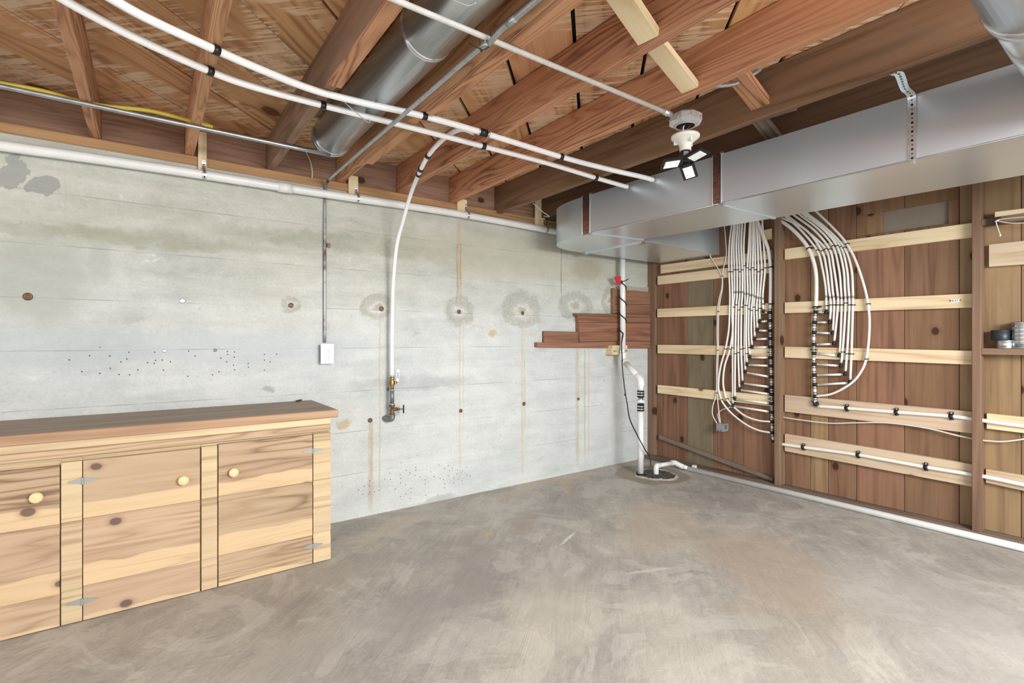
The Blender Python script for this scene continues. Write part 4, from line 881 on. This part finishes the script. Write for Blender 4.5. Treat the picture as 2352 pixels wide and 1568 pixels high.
def manifold(name, label, trunk, tees, elbows, xo):
    m = thing(name, PX(trunk[-1][0], trunk[-1][1], XM), label, 'manifold', 'manifolds on the wooden wall')
    tr = [PX(u, v, XM) for u, v in trunk]
    tube('trunk', tr, .0105, 'pex', m, 12, 6)
    for i, tv in enumerate(tees):
        tu = min(((abs(q.z-PX(trunk[0][0], tv, XM).z), q) for q in catmull(tr, 20)), key=lambda s: s[0])[1]
        q, d = near(tr, tu); sgn = 1 if xo < 0 else -1         # branch towards +Y (left in view) or -Y
        obj('tee', [cyl(q-d*.014, q+d*.014, .0145, 12), cyl(q, q+V((0, sgn*.02, 0)), .011, 10)], 'black', m, True)
        objs('crimp_ring', [cyl(q+d*s*.022-d*.004, q+d*s*.022+d*.004, .0128, 12) for s in (-1, 1)]+[cyl(q+V((0, sgn*.024, 0)), q+V((0, sgn*.031, 0)), .0108, 10)], 'crimp', m, True)
        objs('trunk_ring', [cyl(q+d*s*.029-d*.0018, q+d*s*.029+d*.0018, .0132, 12) for s in (-1, 1)], 'black', m, True)
        if i < len(elbows):
            e = PX(elbows[i][0], elbows[i][1], XM)
            obj('branch', cyl(q+V((0, sgn*.018, 0)), e, .0085, 10), 'pex', m, True)
            dd = (e-q).normalized()
            obj('elbow', [cyl(e-dd*.014, e+dd*.008, .0112, 10), cyl(e, e+V((0, 0, .02)), .0112, 10)], 'black', m, True)
            objs('crimp_ring', [cyl(e-dd*.024, e-dd*.016, .0105, 10), cyl(e+V((0, 0, .022)), e+V((0, 0, .030)), .0105, 10)], 'crimp', m, True)
    return m, tr
# --- the one nearer the concrete wall
ltr = [(1769.4, 700), (1769, 716), (1769, 740), (1770.4, 809), (1772.4, 883), (1773, 946), (1774, 993), (1776, 1010)]
ltee = [716.5, 738, 758.4, 778.8, 799.8, 820.6, 842, 863.5, 884.5, 904.9, 925.3, 946, 968, 993]
lelb = [(1753, 716.5), (1745, 739), (1739.8, 758.4), (1733.7, 778.8), (1727.5, 797.8), (1722.4, 820.6), (1716, 837.5), (1712, 855), (1705.7, 879.8), (1698.4, 894.7), (1687.8, 916), (1683.3, 931.8)]
ml, mtr = manifold('manifold', 'plastic manifold with fourteen black tees beside the stud nearer the concrete wall', ltr, ltee, lelb, -1)
q = mtr[-1]; obj('end_cap', cyl(q, q+V((0, 0, -.02)), .0125, 12), 'black', ml, True)
q, d = near(mtr, PX(1770.5, 810, XM)); obj('trunk_clamp', box(q, (.02, .05, .008)), 'black', ml)
q, d = near(mtr, PX(1772.8, 917, XM)); obj('trunk_clamp', box(q, (.02, .05, .008)), 'black', ml)
sup = up_ext([P(u, v, .006) for u, v in [mp(690, 345), mp(760, 520), mp(810, 660), mp(832, 850), mp(835, 1000), mp(833, 1150), (1769.4, 700)]])
t = thing('supply_pipe', sup[-1], 'wider white pipe coming from behind the duct into the fourteen tee manifold', 'pipe')
tube('pipe', sup, .0138, 'pex', t, 12); bands(t, sup, [P(*mp(830, 850)), P(*mp(830, 1270))], .0168, L=.010, tab=(.2, -1, 0))
row1 = [365, 395, 425, 455, 487, 515, 540, 570, 600, 630, 660, 695, 733, 770]
top = [395, 420, 440, 462, 487, 512, 545, 600, 617, 636, 656, 676, 697, 740]
y1 = [905, 893, 870, 878, 903, 878, 845, 853, 873, 850, 870, 893, 873, 855]
mid = [375, 403, 428, 455, 487, 515, 545, 575, 605, 633, 660, 688, 715, 745]
row2 = [372, 400, 415, 445, 475, 505, 545, 562, 590, 620, 645, 675, 710, 747]
y2 = [0, 0, 1300, 1283, 1328, 1312, 1285, 1280, 1315, 1330, 1300, 1335, 1308, 1272]
for i in range(14):
    lay = .004 if i % 2 else 0
    pts = [P(*mp(top[i], 372-i*2), lay), P(*mp((top[i]+row1[i])/2+(-12 if i < 7 else 2), 620), lay), P(*mp(row1[i], 880), lay), P(*mp(mid[i], 1150), lay)]
    if i == 0: end = [(1675.5, 725.7), (1673.5, 760), (1666.3, 801), (1655, 842), (1650, 883), (1653.5, 907), (1661, 925.7), (1681.6, 950), (1714, 974.7), (1743, 988), (1769, 993)]
    elif i == 1: end = [(1681.6, 725), (1682.6, 760), (1676.5, 801), (1665, 838), (1661, 870.6), (1663, 895), (1671, 919.6), (1692, 940), (1714, 956), (1743, 965.5), (1769, 968)]
    else:
        eu, ev = lelb[13-i]; ru, rv = mp(row2[i], 1300); n_ = 13-i
        end = [(ru, rv)] if rv < ev-25 else []
        if ev-rv > 80: end += [(ru+(eu-ru)*.25-1.5, rv+(ev-rv)*.55)]
        end += [(eu, ev-3)]
    no = 13 if i == 0 else 12 if i == 1 else 13-i
    pts = up_ext(pts+[P(u, v, lay+(.012 if i < 2 and u > 1700 else 0)) for u, v in end])
    n_ = ORD[no]
    t = thing('pex_tube', pts[-1], 'thin white tube to the %s tee from the top of the fourteen tee manifold' % n_, 'tube', 'tubes of the fourteen tee manifold')
    tube('tube', pts, .0079, 'pex', t, 9, 8)
    sp2 = [mp(row1[i], y1[i])]
    if i > 1: sp2.append(mp(row2[i], y2[i]))
    if i == 0: sp2 += [(1667, 800), (1658, 918)]
    if i == 1: sp2 += [(1676.5, 801), (1669.5, 916)]
    if i in (2, 3, 4, 5, 6, 7, 8): sp2.append((1684+5.0*(i-2), [799.5, 808, 813, 804, 798.5, 810.5, 799.5][i-2]))
    if i == 2: sp2.append((1681.5, 908.5))
    tie(t, pts, sp2)
    if i > 1: rings(t, pts, [mp(mid[i], 1125+max(0, i-4)*9)])
# --- the one nearer the shelf
rtr = [(1873.5, 706), (1872, 730), (1870.4, 744), (1869, 787), (1869.4, 836), (1870.8, 883), (1872.4, 909.4), (1872, 929)]
rtee = [717.6, 740.5, 763.5, 788.6, 812.4, 836, 860.4, 884, 909.4]
relb = [(1898, 717.6), (1906, 740), (1913, 765.5), (1916, 789.4), (1928.6, 817), (1932, 840), (1941.8, 859.4), (1952.7, 878.8)]
mr_, mtr = manifold('manifold', 'plastic manifold with nine black tees on the battens nearer the shelf of cans', rtr, rtee, relb, 1)
for (u, v) in ((1871, 804), (1873, 923), (1873.5, 706)): q, d = near(mtr, PX(u, v, XM)); obj('trunk_clamp', box(q, (.02, .045, .008)), 'black', mr_)
q = mtr[-1]; obj('bottom_elbow', [cyl(q+V((0, 0, .015)), q+V((0, 0, -.008)), .0145, 12), cyl(q, q+V((0, -.024, 0)), .0135, 12)], 'black', mr_, True)
sup = up_ext([P(u, v, .006) for u, v in [(1784.7, 502), (1814, 521.6), (1840.8, 548), (1858, 572.7), (1869.4, 603), (1874.5, 634), (1875, 674.7), (1873.5, 707)]])
t = thing('supply_pipe', sup[-1], 'wider white pipe curving from behind the duct into the nine tee manifold', 'pipe')
tube('pipe', sup, .0138, 'pex', t, 12); bands(t, sup, [P(1857, 571), P(1873.8, 704)], .0168, L=.010, tab=(.2, -1, 0))
tops = [((1005, 285), (1180, 440), (1355, 660)), ((955, 293), (1225, 425), (1408, 668)), ((1035, 280), (1250, 450), (1452, 645)), ((1100, 268), (1330, 440), (1497, 650)), ((1160, 258), (1370, 420), (1532, 612)), ((1200, 252), (1415, 415), (1578, 610)), ((1228, 248), (1445, 415), (1622, 620)), ((1250, 246), (1480, 430), (1662, 630))]
r860 = [1415, 1460, 1505, 1545, 1600, 1650, 1690, 1740]; r1100 = [1455, 1490, 1530, 1580, 1625, 1668, 1710, 1758]
rm = [1462, 1500, 1537, 1583, 1627, 1670, 1715, 1760]; rc2 = [1468, 1510, 1548, 1590, 1632, 1675, 1720, 1758]; ry2 = [1285, 1275, 1280, 1270, 1275, 1258, 1265, 1275]
for i in range(8):
    lay = .004 if i % 2 else 0
    pts = [P(*mp(*q), lay) for q in tops[i]]+[P(*mp(r860[i], 860), lay), P(*mp(r1100[i], 1100), lay)]
    eu, ev = relb[i]; ru, rv = mp(rc2[i], 1275)
    if ev-rv > 30: pts.append(P(ru, rv, lay))
    if ev-rv > 90: pts.append(P(ru+(eu-ru)*.45, rv+(ev-rv)*.55, lay))
    pts.append(P(eu, ev-3, lay)); pts = up_ext(pts)
    t = thing('pex_tube', pts[-1], 'thin white tube to the %s tee from the top of the nine tee manifold' % ORD[i], 'tube', 'tubes of the nine tee manifold')
    tube('tube', pts, .0079, 'pex', t, 9, 8)
    sp2 = [mp(*tops[i][2]), mp(rc2[i], ry2[i])]
    if i >= 4: sp2.append([(1930, 809.5), (1937, 810.5), (1946, 813), (1955, 812.5)][i-4])
    tie(t, pts, sp2); rings(t, pts, [mp(rm[i], 1190)])
pts = [(1875.5, 486), (1916, 525.7), (1945, 560), (1967, 603), (1985.7, 660), (1994, 701), (1997, 738), (1995, 785), (1989.8, 821.6), (1981.6, 846), (1963, 872.7), (1934.7, 893), (1906, 905.3), (1875, 909.4)]
pts = up_ext([P(u, v, .014) for u, v in pts])
t = thing('pex_tube', pts[-1], 'thin white tube in a wide arc to the last tee of the nine tee manifold', 'tube', 'tubes of the nine tee manifold')
tube('tube', pts, .0082, 'pex', t, 9, 8); tie(t, pts, [(1945, 560), (1994, 698), (1989.5, 823)], rr=.0105)

# pipes and cable along the lower battens
def wallpipe(label, pix, clamps, r=.0125, x=BF-.014, name='water_pipe', mat='pex'):
    pts = [PX(u, v, x) for u, v in pix]
    t = thing(name, pts[0], label, 'pipe', 'white water pipes on the lower battens'); tube('pipe', pts, r, mat, t, 12)
    for (u, v) in clamps:
        p, d = near(pts, PX(u, v, x)); obj('clamp', [cyl(p-d*.011, p+d*.011, r+.003, 12), box(p+V((.006, 0, r+.008)), (.012, .02, .014)), box(p+V((.006, 0, -r-.006)), (.012, .02, .010))], 'black', t, True)
        obj('clamp_nail', cyl(p+V((-.001, 0, r+.008)), p+V((.004, 0, r+.008)), .005, 8), 'steel', t, True)
wallpipe('white water pipe on the upper wide batten running from the nine tee manifold', [(1878, 932.5), (1945, 937), (2059, 946), (2185, 955.6), (2252, 964.5), (2300, 971.5), (2430, 988)], [(1943, 937), (2054.7, 945.7), (2185, 955.6)])
wallpipe('white water pipe on the lowest batten of the wooden wall', [(1795, 1019.6), (1845, 1026.7), (1971, 1044.3), (2126.6, 1072.4), (2240, 1090.6), (2300, 1102), (2430, 1130)], [(1846, 1026.9), (1971, 1044.4), (2126.6, 1072.4)])
cw = [PX(u, v, BF-.006) for u, v in [(1797, 957.5), (1834.7, 963.5), (1906, 971.6), (1967, 970.6), (2040, 971), (2128, 982.9), (2201.5, 1000.5), (2245, 1009), (2269, 1012), (2304, 1013.7), (2352, 1008), (2430, 996)]]
tube('white_cable', cw, .0048, 'cable', None, 8, label='thin white cable sagging between the two lowest battens of the wooden wall', cat='cable')
# cables to the grey box
def cab_(name, pix, label, r=.0045, xs=None):
    pts = [PX(u, v, (xs[i] if xs else BF-.008)) for i, (u, v) in enumerate(pix)]
    return tube(name, pts, r, 'cable', None, 8, label=label, cat='cable')
cab_('white_cable', [(1588, 517), (1600, 537), (1630.6, 587), (1656, 630), (1658, 660), (1652, 685), (1648, 716), (1647, 760), (1647.5, 801), (1646, 842), (1645, 900), (1637, 934), (1637, 953), (1647, 973)], 'white cable slanting from under the duct elbow down to the small grey box')
cb2 = cab_('white_cable', [(1660, 505), (1664, 521.6), (1667, 556), (1668, 587), (1660, 625), (1659.5, 660), (1655, 685), (1651, 716), (1650, 760), (1650, 801), (1648.6, 842), (1647.5, 900), (1650, 935), (1655, 972)], 'white cable beside the tubes running straight down to the small grey box')
cab_('white_cable', [(1683, 934), (1670, 937), (1657, 941.5), (1649, 951), (1651, 962), (1654, 973)], 'short white cable looping from an elbow into the small grey box', .0036)
for (u, v) in ((1658.7, 634), (1650, 715.5), (1648.6, 804), (1646.3, 902)):
    p = PX(u, v, BF-.008); obj('cable_tie', cyl(p+V((0, 0, -.003)), p+V((0, 0, .003)), .0105, 12), 'black', cb2, True)
a, b = PX(1644, 971, BF-.01), PX(1657, 989, BF-.01)
gb = thing('grey_box', (XB-.03, (a.y+b.y)/2, b.z), 'small grey electrical box on the wooden wall below the white cables', 'junction box')
yl, yr, zb_, zt_ = PX(1645, 980, SF).y, PX(1657, 980, SF).y, PX(1650, 990, SF).z, PX(1650, 972.5, SF).z
yr = yl-.062
obj('body', box2((SF+.004, yl, zb_), (XB+.001, yr, zt_)), 'greybox', gb)
obj('face_slot', [box2((SF+.0025, yl-.014, zb_+.004), (SF+.005, yl-.022, zb_+.012)), box2((SF+.0025, yr+.014, zb_+.004), (SF+.005, yr+.022, zb_+.012))], 'hole', gb)
obj('side_tab', box2((SF+.03, yr-.001, zb_+.02), (SF+.06, yr-.004, zt_-.012)), 'iron', gb)
bandp = PX(1647.5, 801, BF-.008)
# sticker on a batten
st = thing('sticker', PX(2194, 694, BF-.001), 'tiny white printed sticker on a pale batten near the stud', 'sticker')
q = [PX(u, v, BF-.0008) for u, v in [(2184, 687.5), (2204.5, 686), (2204.5, 693), (2184, 694.3)]]
quadboard('label_paper', q, (-1, 0, 0), .0008, 'white', st, 0)
fc = bpy.data.curves.new('sticker_text', 'FONT'); fc.body = 'INLET P'; fc.align_x = 'CENTER'; fc.align_y = 'CENTER'; fc.size = .017; fc.extrude = .0002
to = bpy.data.objects.new('tmp', fc); sc.collection.objects.link(to); dg = bpy.context.evaluated_depsgraph_get(); dg.update()
me = bpy.data.meshes.new_from_object(to.evaluated_get(dg)); bpy.data.objects.remove(to); me.name = 'print'; me.materials.clear(); me.materials.append(MT['tin_dark'])
c = sum(q, V())/4; mm = Matrix(((0, 0, -1), (-1, 0, 0), (0, 1, 0))).to_4x4(); mm.translation = c+V((-.0012, 0, 0))
place(bpy.data.objects.new('print', me), mm, st)

# ------------------------------------------------------------------ shelf things beside the last stud
def can(name, u0, u1, v0, z, x, mat, label, ridges=0, lid=None):
    pa, pb = PX(u0, 790, x), PX(u1, 790, x); y = (pa.y+pb.y)/2; dep = EYE.lerp(pa, 1)-EYE; dd = dep.x*math.sin(YAW)+dep.y*math.cos(YAW)
    r = (u1-u0)/F*dd/2*.97; h = (PX((u0+u1)/2, v0, x).z-z)
    t = thing(name, (x, y, z), label, 'can')
    pr = [(r*.96, 0), (r, .002), (r, .006), (r*.97, .008)]
    for i in range(ridges): f = .2+.6*i/max(1, ridges-1); pr += [(r*.97, h*f-.003), (r*.94, h*f), (r*.97, h*f+.003)]
    pr += [(r*.97, h-.008), (r, h-.006), (r, h-.001), (r*.96, h), (r*.93, h-.003)]
    obj('can_body', lathe(pr, (x, y, z), (0, 0, 1), 32), mat, t, True)
    return t, V((x, y, z)), r, h
XS = SF+.042
t1, c_, r_, h_ = can('tin_can', 2294, 2326, 781, SHELF+.0005, XS-.012, 'tin', 'low shiny tin can on the shelf under a dark tin')
can('dark_tin', 2282, 2319, 758, SHELF+h_+.001, XS+.002, 'tin_dark', 'small dark tin stacked on the low shiny can')
can('tall_can', 2330, 2372, 739, SHELF+.0005, XS, 'tin', 'tall ribbed silver can standing on the shelf', 5)
nl = [PX(2271, 791, XS), PX(2281, 785, XS)]; nl[0].z = SHELF+.003; nl[1].z = SHELF+.02
stick = quadboard('wood_stick', [PX(u, v, SF+.01) for u, v in [(2284, 486), (2420, 470), (2420, 484), (2284, 499.5)]], (-1, 0, 0), .05, 'brace', None, .003)
tag(stick, 'pale wooden stick lying on the upper blocking beside the last stud', 'wood')
wv = [PX(u, v, SF-.006) for u, v in [(2430, 494), (2352, 498), (2320, 501), (2296, 504), (2288, 508), (2292, 524), (2297, 538)]]
wv2 = [PX(u, v, SF-.006) for u, v in [(2430, 512), (2352, 512), (2320, 512), (2300, 509), (2288, 506)]]
wt = thing('hanging_wire', wv[4], 'stiff white wire hooked over the upper blocking with its end hanging down', 'wire')
obj('wire', [tubevf(wv, .0028, 8, 6), tubevf(wv2, .0026, 8, 6)], 'cable', wt, True)
objs('wire_end', [cyl(wv[-1], wv[-1]+V((0, 0, -.012)), .005, 8), cyl(wv[4]+V((0, .006, 0)), wv[4]+V((0, -.012, .004)), .005, 8)], 'cable', wt, True)
